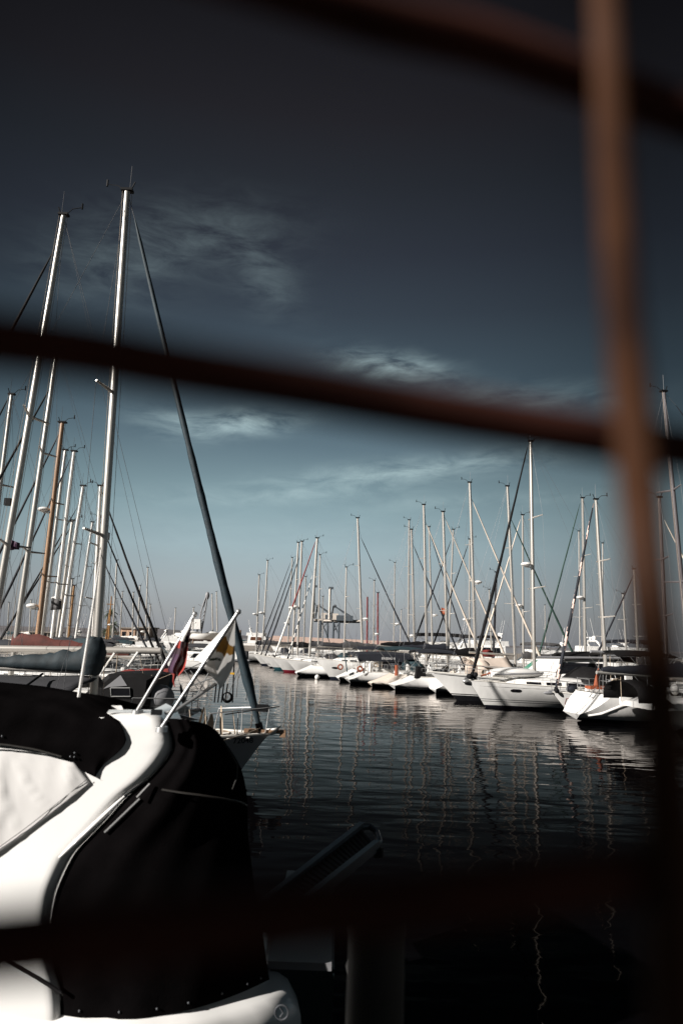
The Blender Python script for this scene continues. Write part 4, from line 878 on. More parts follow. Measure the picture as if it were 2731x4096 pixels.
def sts_crane(label, Y, legs, ug, vg, boomu, boomtop, housing):
    """container crane: four legs, portal beam, girder, machinery house, raised boom, A-frame"""
    MT.setdefault('cranesteel', mat('dark_crane_steel', (.07, .085, .10), .6)); MT.setdefault('cranewhite', mat('pale_crane_steel', (.62, .55, .48), .6))
    o = P(legs[0], 2560, Y); t = thing('container_crane', label, 'crane', (o.x, Y, 2))
    q = lambda u, v, dy=0: P(u, v, Y) - Vector((o.x, Y - dy, 2))
    for u in legs:
        for dy in (0, 14):
            b = MB(); a = q(u, vg + 4, dy); b.tube([(a.x, dy, 0), (a.x, dy, a.z)], 1.1, 6); b.obj('leg', 'cranesteel', t)
    b = MB(); a = q(ug[0], vg, 7); c = q(ug[1], vg + .01 * (ug[1] - ug[0]), 7); b.tube([a, c], 1.7, 4); b.obj('girder', 'cranewhite', t)
    b = MB(); a = q(legs[0], vg + 40, 0); c = q(legs[1], vg + 6, 0); b.tube([a, c], .7, 5); a = q(legs[1], vg + 62, 14); c = q(legs[0], vg + 6, 14); b.tube([a, c], .7, 5); b.obj('brace', 'cranesteel', t)
    b = MB(); a = q(housing[0], vg - 12, 7); c = q(housing[1], vg - 12, 7); b.box((a + c) / 2 + Vector((0, 0, 0)), (abs(c.x - a.x), 7, 5.5)); b.obj('machinery_house', 'cranesteel', t)
    b = MB(); a = q(housing[0] - 4, vg - 18, 7); b.box(a, (6, 6, 6.5)); b.obj('cab', 'cranewhite', t)
    apex = q(boomu + 14, vg - 62, 7)
    b = MB(); h0 = q(boomu + 4, vg - 8, 7); b.tube([h0, apex], .9, 5); b.tube([q(housing[1], vg - 14, 7), apex], .8, 5); b.tube([apex, q(ug[1] - 20, vg, 7)], .35, 4); b.tube([apex + Vector((0, 0, -1.5)), apex + Vector((2.5, 0, 1))], 1.2, 5); b.obj('a_frame', 'cranesteel', t)
    tb = q(boomu, boomtop, 7)
    for dy in (-3, 3):
        b = MB(); b.tube([h0 + Vector((-2, dy, 0)), tb + Vector((0, dy, 0))], 1.15, 4); b.obj('raised_boom', 'cranewhite', t)
    b = MB(); 
    for k in range(8): b.tube([(h0 + Vector((-2, -3, 0))).lerp(tb + Vector((0, -3, 0)), k / 7), (h0 + Vector((-2, 3, 0))).lerp(tb + Vector((0, 3, 0)), k / 7)], .5, 4); 
    b.box(tb + Vector((1, 0, 0)), (5, 8, 2)); b.obj('boom_tie', 'cranesteel', t)
sts_crane('container crane with raised boom, right of the pair, over the pink shed', 720, (1334, 1356), (1290, 1440), 2484, 1320, 2350, (1345, 1412))
sts_crane('container crane with raised boom half hidden by a white mast, left of the pair', 760, (1282, 1311), (1255, 1370), 2481, 1256, 2343, (1300, 1345))
b = MB()
def building(label, Y, u0_, u1_, vt, wallm, wins=5, z=1.2):
    x0, x1 = XU(u0_, Y), XU(u1_, Y); zt = P((u0_ + u1_) / 2, vt, Y).z
    t = thing('harbour_building', label, 'building', ((x0 + x1) / 2, Y, z)); w = x1 - x0; hgt = zt - z
    b = MB(); b.box((0, 4, hgt / 2), (w, 8, hgt)); b.obj('wall', wallm, t, smooth=False)
    b = MB(); b.box((0, 4, hgt + .15), (w + .8, 8.8, .3)); b.obj('roof', 'concrete', t, smooth=False)
    for k in range(wins):
        b = MB(); b.box((lerp(-w / 2, w / 2, (k + .5) / wins), -.02, hgt * .55), (w / wins * .5, .1, hgt * .4)); b.obj('window', 'glass', t, smooth=False)
MT['peach'] = mat('peach_wall', (.55, .36, .25), .85, var=.1); MT['brown'] = mat('brown_wall', (.20, .15, .12), .85, var=.15)
building('low peach-walled building on the far shore beside the dark jibs', 175, 482, 540, 2514, 'peach', 2)
building('long grey-brown flat-roofed building under the hill', 190, 535, 600, 2512, 'brown', 6)
building('low brown building on the left shore behind the palms', 185, 395, 470, 2528, 'brown', 5)
building('low shore building seen between the leftmost masts', 200, 90, 210, 2530, 'brown', 7)
def palm(label, Y, u, vtop):
    c = P(u, vtop, Y); t = thing('palm_tree', label, 'palm tree', (c.x, Y, 1.4), 0, 'palms on the left shore'); H = c.z - 1.4
    MT.setdefault('frond', mat('palm_frond', (.05, .07, .03), .6, var=.3)); MT.setdefault('bark', mat('palm_bark', (.14, .10, .07), .9, var=.3))
    b = MB(); b.tube([(0, 0, 0), (.1, 0, H * .5), (.25, 0, H)], [.3, .24, .2], 7); b.obj('trunk', 'bark', t)
    b = MB(); rnd = random.Random(u)
    for k in range(34):
        a = rnd.uniform(0, 2 * pi); e = rnd.uniform(-.7, 1.2); Lf = rnd.uniform(1.5, 2.2); pts = []
        for i in range(6):
            s = i / 5; pts.append(Vector((.25 + cos(a) * Lf * s * cos(e), sin(a) * Lf * s * cos(e), H + sin(e) * Lf * s - 1.1 * s * s)))
        sd_ = Vector((-sin(a), cos(a), 0))
        for i in range(5):
            for q in range(3):
                p = pts[i].lerp(pts[i + 1], q / 3)
                for sg in (-1, 1): b.add([p, p + (pts[i + 1] - pts[i]) * .3, p + sd_ * sg * .42 * (1 - i / 7) + Vector((0, 0, -.22)) + (pts[i + 1] - pts[i]) * .5], [(0, 1, 2)])
    b.obj('crown', 'frond', t, smooth=False)
for i_, (lab, Y, u, v) in enumerate([('taller palm on the far shore behind the orange wooden masts', 170, 440, 2447), ('shorter palm below the taller one on the far shore', 165, 449, 2497), ('small palm left of the peach-walled building', 180, 420, 2525)]): palm(lab, Y, u, v)
root = thing('wooden_schooner', 'old boat with crossed orange wooden spars in front of the palms', 'sailboat', (XU(434, 98), 98, 0))
hh = Hull(L=9, B=2.8, fs=1.1, fb=1.6, rev=-.5); hh.build([HM['navy'], 'teak'], root, N=14, R=6)
for (ua, va, ub, vb) in ((447, 2385, 434, 2564), (440, 2440, 424, 2572)):
    a = P(ua, va, 98) - Vector((XU(434, 98), 98, 0)); c = P(ub, vb, 98) - Vector((XU(434, 98), 98, 0)); a.y = c.y = 0
    b = MB(); b.tube([c, a], [.16, .08], 6); b.obj('mast', 'orangewood', root)
b = MB(); a = P(443, 2417, 98) - Vector((XU(434, 98), 98, 0)); b.tube([(a.x - .55, 0, a.z), (a.x + .55, 0, a.z)], .06, 5); b.obj('yard', 'orangewood', root)

# ------------------------------------------------------------------ details of the two nearest yachts on the left
def resample(pts, n):
    pts = [Vector(p) for p in pts]; ds = [0]
    for a, c in zip(pts, pts[1:]): ds.append(ds[-1] + (c - a).length)
    out = []
    for i in range(n):
        d = ds[-1] * i / (n - 1); k = 0
        while k < len(pts) - 2 and ds[k + 1] < d: k += 1
        f = (d - ds[k]) / max(1e-9, ds[k + 1] - ds[k])
        p0 = pts[max(k - 1, 0)]; p1 = pts[k]; p2 = pts[k + 1]; p3 = pts[min(k + 2, len(pts) - 1)]
        lin = p1.lerp(p2, f)
        cat = ((p1 * 2) + (p2 - p0) * f + (p0 * 2 - p1 * 5 + p2 * 4 - p3) * f * f + (p1 * 3 - p0 - p2 * 3 + p3) * f ** 3) * .5
        out.append(lin.lerp(cat, .6))
    return out

R, h, Mi = l1['root'], l1['h'], l1['Mi']; Y1 = 17.5
c = Mi @ P(972, 2970, 17.2); hull_text(h, R, '72048', c.x, c.z - .02, .185, -1, name='registration_number', bold=.02)
c = Mi @ P(978, 2938, 17.2); hull_text(h, R, 'ΑΝΕΜΟΣ', c.x, c.z, .085, -1, name='boat_name', bold=.01, shear=.2)
c = Mi @ P(1037, 2936, 17.4); hull_text(h, R, '4', c.x, c.z, .12, -1, name='bow_mark', bold=.03)
part(R, 'cove_line', 'bluejib', lambda b: b.tube([(x, -(h.y(x, .70) + .003), .70 + .02 * (x - 8)) for x in (h.L - 1.75, h.L - 1.3, h.L - .8)], .007, 4))
for k in range(8):
    x = h.L - .5 - k * .42; z, w_ = h.sheer(x)
    part(R, 'rail_slot', 'deck', lambda b: b.box((x, -(w_ + .012), z - .035), (.1, .02, .022)))
part(R, 'bow_roller', 'teak', lambda b: (b.box((h.L - .15, 0, h.fb + .07), (.95, .16, .08)), b.box((h.L + .33, 0, h.fb + .03), (.14, .2, .16))))
an = MB(); a0 = Mi @ P(1128, 2900, 17.5); a1 = Mi @ P(1074, 2942, 17.3); mid = a0.lerp(a1, .5)
an.loft([[a0, a0, a0, a0], [mid + Vector((.05, -.1, .07)), mid + Vector((.09, .1, .03)), mid + Vector((.0, .03, -.1)), mid + Vector((-.03, -.07, -.06))], [a1, a1, a1, a1]], True, False); 
an.tube([a0.lerp(a1, .4), Vector((h.L - .1, 0, h.fb + .1))], .03, 5); an.obj('anchor', 'plastic', R, angle=20)
part(R, 'furler_bracket', 'rubber', lambda b: b.box(Mi @ P(1050, 2832, 17.5), (.28, .2, .16)))
part(R, 'boathook', 'rubber', lambda b: b.tube([Mi @ P(900, 2858, 16.9), Mi @ P(1118, 2826, 17.2)], .014, 5))
g0 = Mi @ P(372, 2686, Y1); g1 = Mi @ P(-70, 2668, Y1)
b = MB(); b.tube([g0, g1], .07, 10); bo = b.obj('boom', 'alu', R)
b = MB(); cover_loft(b, Mi @ P(385, 2684, Y1), g1 + Vector((0, 0, .03)), .62, .18, .24, .10, 26, .035, 11, k=14); b.obj('sail_cover', 'darkteal', bo, angle=70)
b = MB(); m0 = Mi @ P(376, 2700, Y1); m1 = Mi @ P(381, 2548, Y1); rings = []
for k in range(11):
    s = k / 10; cc = m0.lerp(m1, s); r = interp([(0, .18), (.3, .26), (.6, .26), (.88, .19), (1, .13)], s)
    rings.append([cc + Vector((r * cos(a) * 1.25 - .1 * (1 - s), r * sin(a), .02 * sin(3 * a))) * 1.0 for a in [2 * pi * j / 16 for j in range(16)]])
    rings[-1] = [p + Vector((.018 * sin(j * 2.4 + k), .018 * cos(j * 1.9), 0)) for j, p in enumerate(rings[-1])]
b.loft(rings); b.obj('mast_collar', 'darkteal', R, angle=70)
xa = (Mi @ P(-140, 2700, Y1)).x; xb = (Mi @ P(392, 2712, Y1)).x
b = MB(); rows = []
for i in range(13):
    s = i / 12; x = lerp(xa, xb, s); droop = .30 + .10 * sin(pi * s)
    rows.append([(x - .28 * abs(q) ** 2 * s, 1.25 * q, 2.18 + .05 * sin(3 * s * pi) * .3 - droop * abs(q) ** 1.6 - .03 * sin(9 * q + 4 * s)) for q in [k / 8 - 1 for k in range(17)]])
b.grid(rows); o = b.obj('awning', 'grey', R, angle=80); md = o.modifiers.new('thickness', 'SOLIDIFY'); md.thickness = .02
part(o, 'awning_strap', 'rubber', lambda b: b.tube([Mi @ P(172, 2695, 16.9), Mi @ P(108, 2742, 16.1)], .03, 5))
# ropes, nets and foredeck hatch
rr = random.Random(5)
for k in range(7):
    x = h.L - rr.uniform(.85, 1.9); z, w_ = h.sheer(x); y0 = -w_ + .1
    part(R, 'rope_hank', 'rope', lambda b: cover_loft(b, (x, y0, z + rr.uniform(.45, .7)), (x + rr.uniform(-.15, .1), y0 + .03, z + .05), .05, .09, .05, .1, 7, .12, k))
part(R, 'fore_hatch', 'glass', lambda b: b.box((h.L - 2.9, 0, h.sheer(h.L - 2.9)[0] + .1), (.5, .5, .06)))
for k in range(5):
    x0 = h.L - 1.3 - k * .6; z, w_ = h.sheer(x0)
    part(R, 'deck_rope', 'rope', lambda b: b.tube([(x0 + .35 * cos(t * 1.3 + k), -.2 + .4 * sin(t * 1.9 + k) * min(1, w_), z + .07 + .02 * sin(t)) for t in [q * .5 for q in range(14)]], .014, 4))
part(R, 'mooring_line', 'rope', lambda b: b.tube([Mi @ P(1040, 2912, 17.3), Mi @ P(985, 2936, 17), Mi @ P(900, 2960, 16.4), Mi @ P(780, 2995, 15.5)], .012, 5))

R, h, Mi = l2['root'], l2['h'], l2['Mi']; Y2 = 20.5
# black cockpit tent with a clear panel, near its stern
prof = [(391, 2764), (480, 2690), (600, 2686), (650, 2700), (640, 2800), (620, 2835), (490, 2835), (430, 2790)]
b = MB(); pp = [Mi @ P(u, v, Y2) for u, v in prof]
ring = lambda y, k: [(lerp(sum(p.x for p in pp) / 8, p.x, k), y, lerp(1.6, p.z, k)) for p in pp]
b.loft([ring(1.15, .82), ring(1.0, 1), ring(0, 1.05), ring(-1.0, 1), ring(-1.15, .82)]); tent = b.obj('cockpit_tent', 'black', R, angle=30)
q = [Mi @ P(u, v, Y2 - 1.18) for u, v in ((444, 2752), (520, 2752), (522, 2786), (446, 2786))]
b = MB(); q2 = q + [q[0]]; b.tube([(p.x, 1.18, p.z) for p in q2], .018, 6); wf = b.obj('window_frame', 'steel', tent)
b = MB(); b.add([(p.x, 1.175, p.z) for p in q], [(0, 1, 2, 3)]); b.obj('window_pane', 'glass', wf, smooth=False)
q = [Mi @ P(u, v, Y2 - 1.1) for u, v in ((415, 2756), (486, 2700), (512, 2742), (440, 2748))]
b = MB(); b.add([(p.x, 1.165, p.z) for p in q], [(0, 1, 2, 3)]); b.obj('clear_panel', 'greyplastic', tent, smooth=False)
# stern gantry, stern light post, solar panel and covers
def gant(b):
    pts = lambda *uv: [Mi @ P(u, v, Y2 - .6 + dy) for u, v, dy in uv]
    b.tube(pts((742, 2800, 0), (760, 2745, 0), (905, 2690, 0)), .02, 6)
    b.tube(pts((738, 2680, 0), (795, 2762, 0)), .016, 6); b.tube(pts((762, 2682, .6), (830, 2770, .6)), .016, 6); b.tube(pts((835, 2690, .6), (785, 2790, .3)), .018, 6)
    b.tube(pts((700, 2700, 0), (770, 2668, .4), (830, 2640, .4)), .014, 6)
part(R, 'stern_gantry', 'steel', gant)
part(R, 'outboard_cover', 'black', lambda b: cover_loft(b, Mi @ P(735, 2812, Y2 - .8), Mi @ P(722, 2745, Y2 - .8), .15, .08, .30, .12, 8, .02, 2))
part(R, 'rolled_canvas', 'greyplastic', lambda b: b.ball(Mi @ P(640, 2790, Y2 - .7), (.42, .35, .36)))
part(R, 'stern_light_post', 'rubber', lambda b: (b.tube([Mi @ P(930, 2810, Y2), Mi @ P(941, 2562, Y2)], .022, 6), b.box(Mi @ P(950, 2556, Y2), (.14, .14, .12))))
part(R, 'lamp_box', 'teak', lambda b: b.box(Mi @ P(951, 2533, Y2), (.20, .2, .19), taper=.9))
part(R, 'panel_platform', 'greyplastic', lambda b: b.box(Mi @ P(968, 2639, Y2), (.52, .6, .04)))
part(R, 'dark_locker', 'grey', lambda b: b.box(Mi @ P(972, 2621, Y2), (.28, .4, .24)))
part(R, 'pale_locker', 'plastic', lambda b: b.box(Mi @ P(943, 2620, Y2), (.17, .4, .26)))
for (a_, c_) in (((958, 2642), (945, 2790)), ((985, 2642), (950, 2720)), ((965, 2650), (905, 2800)), ((996, 2642), (985, 2800))): part(R, 'platform_strut', 'steel', lambda b: b.tube([Mi @ P(*a_, Y2), Mi @ P(*c_, Y2)], .016, 5))
part(R, 'coiled_hose', 'rubber', lambda b: [b.torus(Mi @ P(910, 2790, Y2 - .3) + Vector((0, .03 * k, .01 * k)), .14 - .01 * k, .018, 14, 5, 'y') for k in range(4)])
part(R, 'fishing_rod_rack', 'rubber', lambda b: [b.tube([Mi @ P(858 + 14 * k, 2810, Y2 - .4), Mi @ P(866 + 15 * k, 2735, Y2 - .4)], .022, 5) for k in range(4)])
part(R, 'yellow_float', 'yellow', lambda b: b.box(Mi @ P(930, 2694, Y2 - .3), (.12, .1, .05)))
part(R, 'deck_house_trim', 'plastic', lambda b: b.box(Mi @ P(430, 2828, Y2 - 1.0), (.5, .4, .22)))
for (u, v, uu, vv) in ((460, 2612, 403, 2695), (553, 2608, 512, 2665)): part(R, 'boom_strut', 'plastic', lambda b: b.tube([Mi @ P(u, v, Y2 - .2), Mi @ P(uu, vv, Y2 - .2)], .035, 6))
for (u, v, uu, vv) in ((610, 2700, 390, 2840), (700, 2690, 430, 2800), (560, 2620, 600, 2850), (470, 2615, 380, 2700)): wire(R, 'guy_rope', [Mi @ P(u, v, Y2 - .9), Mi @ P(uu, vv, Y2 - .9)], .007, 'rope')
part(l2['root'], 'deck_light', 'rubber', lambda b: (b.box(Mi @ P(35, 2008, Y2), (.2, .16, .22)),))

# small craft between the left-hand yachts
t = thing('rowing_boat', 'teal open boat with an orange-red cover, below the silver boom', 'boat', P(595, 2640, 31) - Vector((0, 0, .2)))
t.location.z = 0
hh = Hull(L=2.7, B=1.3, fs=1.35, fb=1.65, D=.3, rev=0, rake=.5, sw=.7, zs=-.3); o = hh.build([HM['teal'], 'teak'], t, N=14, R=6)
for c_ in t.children: c_.location.x = -1.35
b = MB(); cover_loft(b, (-1.2, 0, 1.42), (1.3, 0, 1.68), .30, .16, .6, .22, 12, .05, 3); b.obj('boat_cover', 'orange' if False else 'redsail', t)
MT['coverorange'] = mat('faded_orange_canvas', (.11, .03, .015), .8, var=.25, vscale=3); t.children[-1].data.materials[0] = MT['coverorange']
t = thing('inflatable_dinghy', 'dark grey inflatable dinghy between the orange-covered boat and the flags', 'dinghy', P(650, 2670, 27)); 
b = MB(); b.tube([(-1.4, -.6, 0), (.6, -.6, .05), (1.3, -.3, .16), (1.5, 0, .22), (1.3, .3, .16), (.6, .6, .05), (-1.4, .6, 0)], [.14, .2, .2, .2, .2, .2, .14], 10); b.obj('tube', 'grey', t)
b = MB(); b.box((-.1, 0, -.05), (2.4, 1.0, .08)); b.obj('floor', 'greyplastic', t); t.location.z = .18
b = MB(); b.box((-1.3, 0, .1), (.08, 1.0, .4)); b.obj('transom', 'greyplastic', t)
t = thing('buoy', 'small white mooring buoy floating before the right-hand row', 'buoy', G(1268, 2716, 0)); t.location.z = .05
b = MB(); b.ball((0, 0, .1), (.2, .2, .22)); b.obj('float', 'plastic', t)
b = MB(); b.torus((0, 0, .36), .06, .015, 10, 5, 'y'); b.obj('ring', 'steel', t)
# signal flags in rigging
for lab, m, u, v, Y, s in [('small orange signal flag flying in the middle of the mast forest', 'orange', 1764, 2444, 66, .7), ('small white and blue courtesy flag beside the tall 72048 mast', 'plastic', 402, 2140, 19, .32), ('small grey pennant between the wooden mast and the white masts', 'greysail', 205, 2415, 30, .55), ('small dark courtesy flag on the leftmost big mast rigging', 'purple', 45, 2180, 20, .3)]:
    a = P(u, v, Y); b = MB(); b.grid([[a + Vector((s * i / 5 * .8, .06 * sin(i * 1.4), s * (.5 - q / 3) * (1 - .35 * i / 5) - .1 * s * i / 5)) for i in range(6)] for q in range(4)])
    o = b.obj('signal_flag', m, None); tag(o, lab, 'flag'); md = o.modifiers.new('thickness', 'SOLIDIFY'); md.thickness = .008

# ------------------------------------------------------------------ the near motor yacht
MT['bootgel'] = mat('near_white_gelcoat', (.80, .79, .77), .22, var=.04, vscale=2.0, coat=.3)
MT['nearblack'] = mat('near_black_canvas', (.0038, .0033, .0035), .75, bump=.25, bscale=90, var=.35, vscale=5, spec=.0)
MT['cover'] = mat('pale_window_cover', (.60, .585, .57), .85, var=.05)
MT['railgrey'] = mat('dull_aluminium', (.10, .105, .115), .45, .4)
MT['treads'] = mat('dark_gangway_treads', (.045, .034, .024), .7)
MT['piping'] = mat('olive_piping', (.012, .010, .008), .6)
near = thing('motor_yacht', 'white motor yacht close to the fence with black cockpit enclosure and two flag poles', 'motor yacht', (-1.4, 5.8, 0))
NO = Vector((-1.4, 5.8, 0))
def nP(u, v, Y): return P(u, v, Y) - NO
Y0 = lambda v: lerp(5.0, 4.62, clamp((v - 2841) / 1220))
rb = [(2838, 616), (2846, 632), (2865, 655), (2890, 673), (2925, 686), (2960, 694), (3002, 691), (3051, 661), (3121, 596), (3188, 512), (3290, 420), (3404, 310), (3474, 269), (3576, 227), (3697, 208), (3793, 208), (3876, 227), (3946, 250), (4057, 262), (4240, 262)]
curve = resample([(a[1], a[0], 0) for a in rb], 60)
rows = []; back = []
for p in curve:
    ur, v = p.x, p.y; ul = interp([(2838, 330), (2960, 330), (3010, -420)], v); row = []; K = 26
    for k in range(K + 1):
        s = 1 - (1 - k / K) ** 2; u = lerp(ul, ur, s); e = clamp((ur - u) / 70); y = Y0(v) + .16 * (1 - sqrt(1 - (1 - e) ** 2)) if e < 1 else Y0(v)
        tt = clamp((v - 2838) / 46); y += .30 * (1 - sqrt(1 - (1 - tt) ** 2)); y += .05 * sm((450 - u) / 900)
        row.append(nP(u, v, y))
    rows.append(row)
b = MB(); b.grid(rows)
edge = [r[-1] for r in rows]; b.grid([edge, [p + Vector((-.03, .5, 0)) for p in edge]]); top = rows[0]; b.grid([top, [p + Vector((0, .6, -.08)) for p in top], [p + Vector((0, 2.0, -.30)) for p in top]])
b.obj('radar_wing', 'bootgel', near, angle=50)
# moulded ledge on the wing, and the rubber gasket of the enclosure
b = MB(); A, C = (505, 3190), (243, 3438)
b.tube([nP(lerp(A[0], C[0], k / 8) - 6, lerp(A[1], C[1], k / 8) - 6, Y0(lerp(A[1], C[1], k / 8)) + .004) for k in range(9)], [.006, .012, .015, .016, .016, .016, .016, .015, .006], 12); b.obj('ledge', 'bootgel', near, angle=60)
b = MB(); b.tube([nP(p.x + 8, p.y + 4, Y0(p.y) + .10) for p in curve[4:]], .02, 8); b.obj('gasket', 'rubber', near)
b = MB(); b.tube([nP(p.x + 34, p.y + 8, Y0(p.y) + .07) for p in curve[30:52]], .009, 6); b.obj('zip', 'piping', near)
for A, C in (((600, 3135), (548, 3190)), ((560, 3195), (420, 3330))):
    b = MB(); b.tube([nP(*A, 4.86), nP(*C, 4.82)], .008, 6); b.obj('awning_track', 'steel', near)
b = MB(); b.tube([nP(u, v, Y0(v) - .004 + .05 * sm((450 - u) / 900)) for u, v in ((-160, 3740), (-40, 3802), (61, 3862), (150, 3912), (246, 3972))], .011, 8); b.obj('rubbing_strip', 'rubber', near)
# flybridge cover
T = resample([(-420, 2690, 0), (-150, 2714, 0), (0, 2729, 0), (140, 2753, 0), (309, 2781, 0), (407, 2845, 0), (470, 2880, 0), (498, 2938, 0), (502, 2966, 0), (477, 3002, 0), (414, 3058, 0), (379, 3107, 0)], 44)
B_ = resample([(-420, 2945, 0), (-200, 2966, 0), (0, 2981, 0), (80, 2992, 0), (140, 3002, 0), (200, 3018, 0), (260, 3036, 0), (295, 3060, 0), (340, 3088, 0), (379, 3108, 0)], 44)
rows = []
for j in range(15):
    q = j / 14; row = []
    for i in range(44):
        p = T[i].lerp(B_[i], q); s = i / 43; edge_ = min(1, (1 - q) * 6) 
        y = Y0(p.y) - .022 + .30 * (1 - sm(q * 3.2)) * (1 - sm((s - .42) * 2.4)) - .04 * sin(pi * q) * (1 - s) + .006 * sin(p.x * .05 + q * 5) * s + .006 * sin(q * 9 + s * 14)
        row.append(nP(p.x, p.y, y))
    rows.append(row)
b = MB(); b.grid(rows); b.grid([[p + Vector((-.05, 1.9, -.24)) for p in rows[0]], [p + Vector((0, .8, -.08)) for p in rows[0]], rows[0]]); b.grid([rows[-1], [p + Vector((0, .10, 0)) for p in rows[-1]]])
fc = b.obj('flybridge_cover', 'nearblack', near, angle=70)
b = MB(); b.tube([nP(p.x, p.y - 5, Y0(p.y) - .055) for p in B_[:36]], .006, 5); b.obj('piping', 'piping', fc)
for u, v in ((10, 2945), (283, 3026), (299, 3028), (300, 3012)):
    b = MB(); b.ball(nP(u, v, Y0(v) - .04), .007, 10, 6); b.obj('snap_fastener', 'railgrey', fc)
# pale window cover with its folds
T = resample([(-420, 2940, 0), (-150, 2968, 0), (0, 2983, 0), (140, 3003, 0), (250, 3032, 0), (300, 3052, 0)], 40)
B_ = resample([(-420, 3700, 0), (-150, 3518, 0), (0, 3412, 0), (120, 3325, 0), (250, 3222, 0), (360, 3133, 0)], 40)
rows = []
for j in range(27):
    q = j / 26; row = []
    for i in range(40):
        p = T[i].lerp(B_[i], q); x, z = p.x, p.y
        cr_ = lambda a, k: (1 - abs(sin(a))) ** k
        w_ = .019 * cr_(x * .011 + z * .007 + .9 * sin(z * .009), 3) + .014 * cr_(x * .017 - z * .012 + 1.2 * sin(x * .012), 4) + .010 * (.5 + .5 * sin((x - z * .8) * .013)) + .008 * cr_(x * .035 + z * .006, 2) * (1 - q)
        w_ *= -sin(pi * clamp(q * .94 + .02)) ** .6
        row.append(nP(x, z, Y0(z) + .05 * sm((450 - x) / 900) - .012 + w_))
    rows.append(row)
b = MB(); b.grid(rows); wc = b.obj('window_cover', 'cover', near, angle=80); md = wc.modifiers.new('thickness', 'SOLIDIFY'); md.thickness = .006; md.offset = 0
b = MB(); b.tube([nP(p.x - 9, p.y - 18, Y0(p.y) + .05 * sm((450 - p.x) / 900) - .022) for p in B_], .0022, 4); b.obj('hem_seam', 'greysail', wc)
# cockpit enclosure
Lb = resample([(672, 2874, 0), (702, 2962, 0), (699, 3004, 0), (667, 3055, 0), (604, 3125, 0), (520, 3194, 0), (430, 3296, 0), (322, 3410, 0), (284, 3480, 0), (242, 3582, 0), (224, 3700, 0), (224, 3795, 0), (242, 3880, 0), (256, 3948, 0), (229, 4057, 0)], 40)
Rb = resample([(828, 2897, 0), (870, 2925, 0), (919, 2995, 0), (954, 3051, 0), (975, 3107, 0), (989, 3192, 0), (993, 3346, 0), (1003, 3430, 0), (1012, 3506, 0), (1022, 3570, 0), (1034, 3633, 0), (1048, 3710, 0), (1060, 3800, 0), (1070, 3870, 0), (1078, 3918, 0)], 40)
rows = []; K = 30
for i in range(40):
    t = i / 39; row = []
    for k in range(K + 1):
        s = k / K; p = Lb[i].lerp(Rb[i], s); u, v = p.x, p.y
        v += 4 * s * (1 - s) * (74 * t ** 5 - 6 * (1 - t) ** 3) + 4 * s * (1 - s) * 10 * exp(-((t - .36) / .05) ** 2)
        y = lerp(4.98, 4.68, t) + lerp(.30, .42, t) * s ** 2.6 - .05 * sin(pi * s) + .012 * sin(9 * s + 6 * t) * sin(pi * t) + .008 * sin(23 * s + 9 * t)
        row.append(nP(u, v, y))
    rows.append(row)
b = MB(); b.grid(rows); ed = [r[-1] for r in rows]
b.grid([ed] + [[p + Vector((-.20 * dy, dy, -.20 * dy * (1 - i / 39))) for i, p in enumerate(ed)] for dy in (.25, 1.4, 2.3)]); tp = rows[0]
b.grid([[p + Vector((-.2 * dy, dy, -.20 * dy)) for p in tp] for dy in (2.3, 1.4, .25)] + [tp])
en = b.obj('cockpit_enclosure', 'nearblack', near, angle=70)
b = MB(); b.tube([nP(u, v, y) for u, v, y in ((648, 3158, 4.86), (720, 3170, 4.84), (800, 3180, 4.83), (900, 3196, 4.9), (960, 3208, 5.0), (988, 3222, 5.12))], .007, 5); b.obj('piping', 'piping', en)
b = MB(); b.tube([nP(u, v, y) for u, v, y in ((862, 2922, 5.16), (915, 2998, 5.13), (950, 3060, 5.12), (948, 3110, 5.08), (930, 3158, 5.0))], .005, 5); b.obj('piping', 'piping', en)
for s in (.1, .29, .47, .62, .78, .90, .965):
    k = s * K; i = int(k); p = rows[38][i].lerp(rows[38][min(K, i + 1)], k - i); b = MB(); b.ball(p + Vector((.0, -.008, -.005)), .007, 10, 6); b.obj('snap_fastener', 'railgrey', en)
# hull and coaming: rings round the whole boat
foot = [rows[-1][k] for k in range(0, K + 1, 2)]
plan = [Vector((-8.6, .6)), Vector((-8.2, .15)), Vector((-6.5, -.75)), Vector((-4.0, -1.12)), Vector((-2.2, foot[0].y + .0)), ] + [Vector((p.x, p.y)) for p in foot] + [Vector((foot[-1].x - .08, foot[-1].y + .5)), Vector((foot[-1].x - .38, foot[-1].y + 1.6)), Vector((foot[-1].x - .6, foot[-1].y + 2.2)), Vector((-2, 2.3)), Vector((-5, 1.9)), Vector((-7.8, 1.0))]
n = len(plan)
def ring(off, z, aft):
    out = []
    for i, p in enumerate(plan):
        t = (plan[(i + 1) % n] - plan[i - 1]); nn = Vector((t.y, -t.x)).normalized(); q = p + nn * off
        out.append(Vector((q.x + aft * sm((p.x - .45) / .55), q.y, z)))
    return out
z1 = foot[8].z
b = MB(); b.loft([ring(-.06, z1 + .03, 0), ring(.005, z1 - .012, 0), ring(.06, z1 - .02, .02), ring(.10, z1 - .06, .05), ring(.10, z1 - .17, .12), ring(.06, z1 - .22, .16), ring(.05, z1 - .5, .28), ring(-.05, .05, .3), ring(-.25, -.4, .1)], True, False)
b.obj('hull', 'bootgel', near, angle=45)
b = MB(); fr = foot[-2]
b.loft([[Vector((fr.x - .28, fr.y - .16, z1 - .02)), Vector((fr.x - .28, fr.y - .06, z1 - .01))], [Vector((fr.x - .02, fr.y - .10, z1 + .02)), Vector((fr.x - .02, fr.y + .02, z1 + .03))], [Vector((fr.x + .09, fr.y + .16, z1 + .14)), Vector((fr.x + .06, fr.y + .2, z1 + .13))]], False, False); 
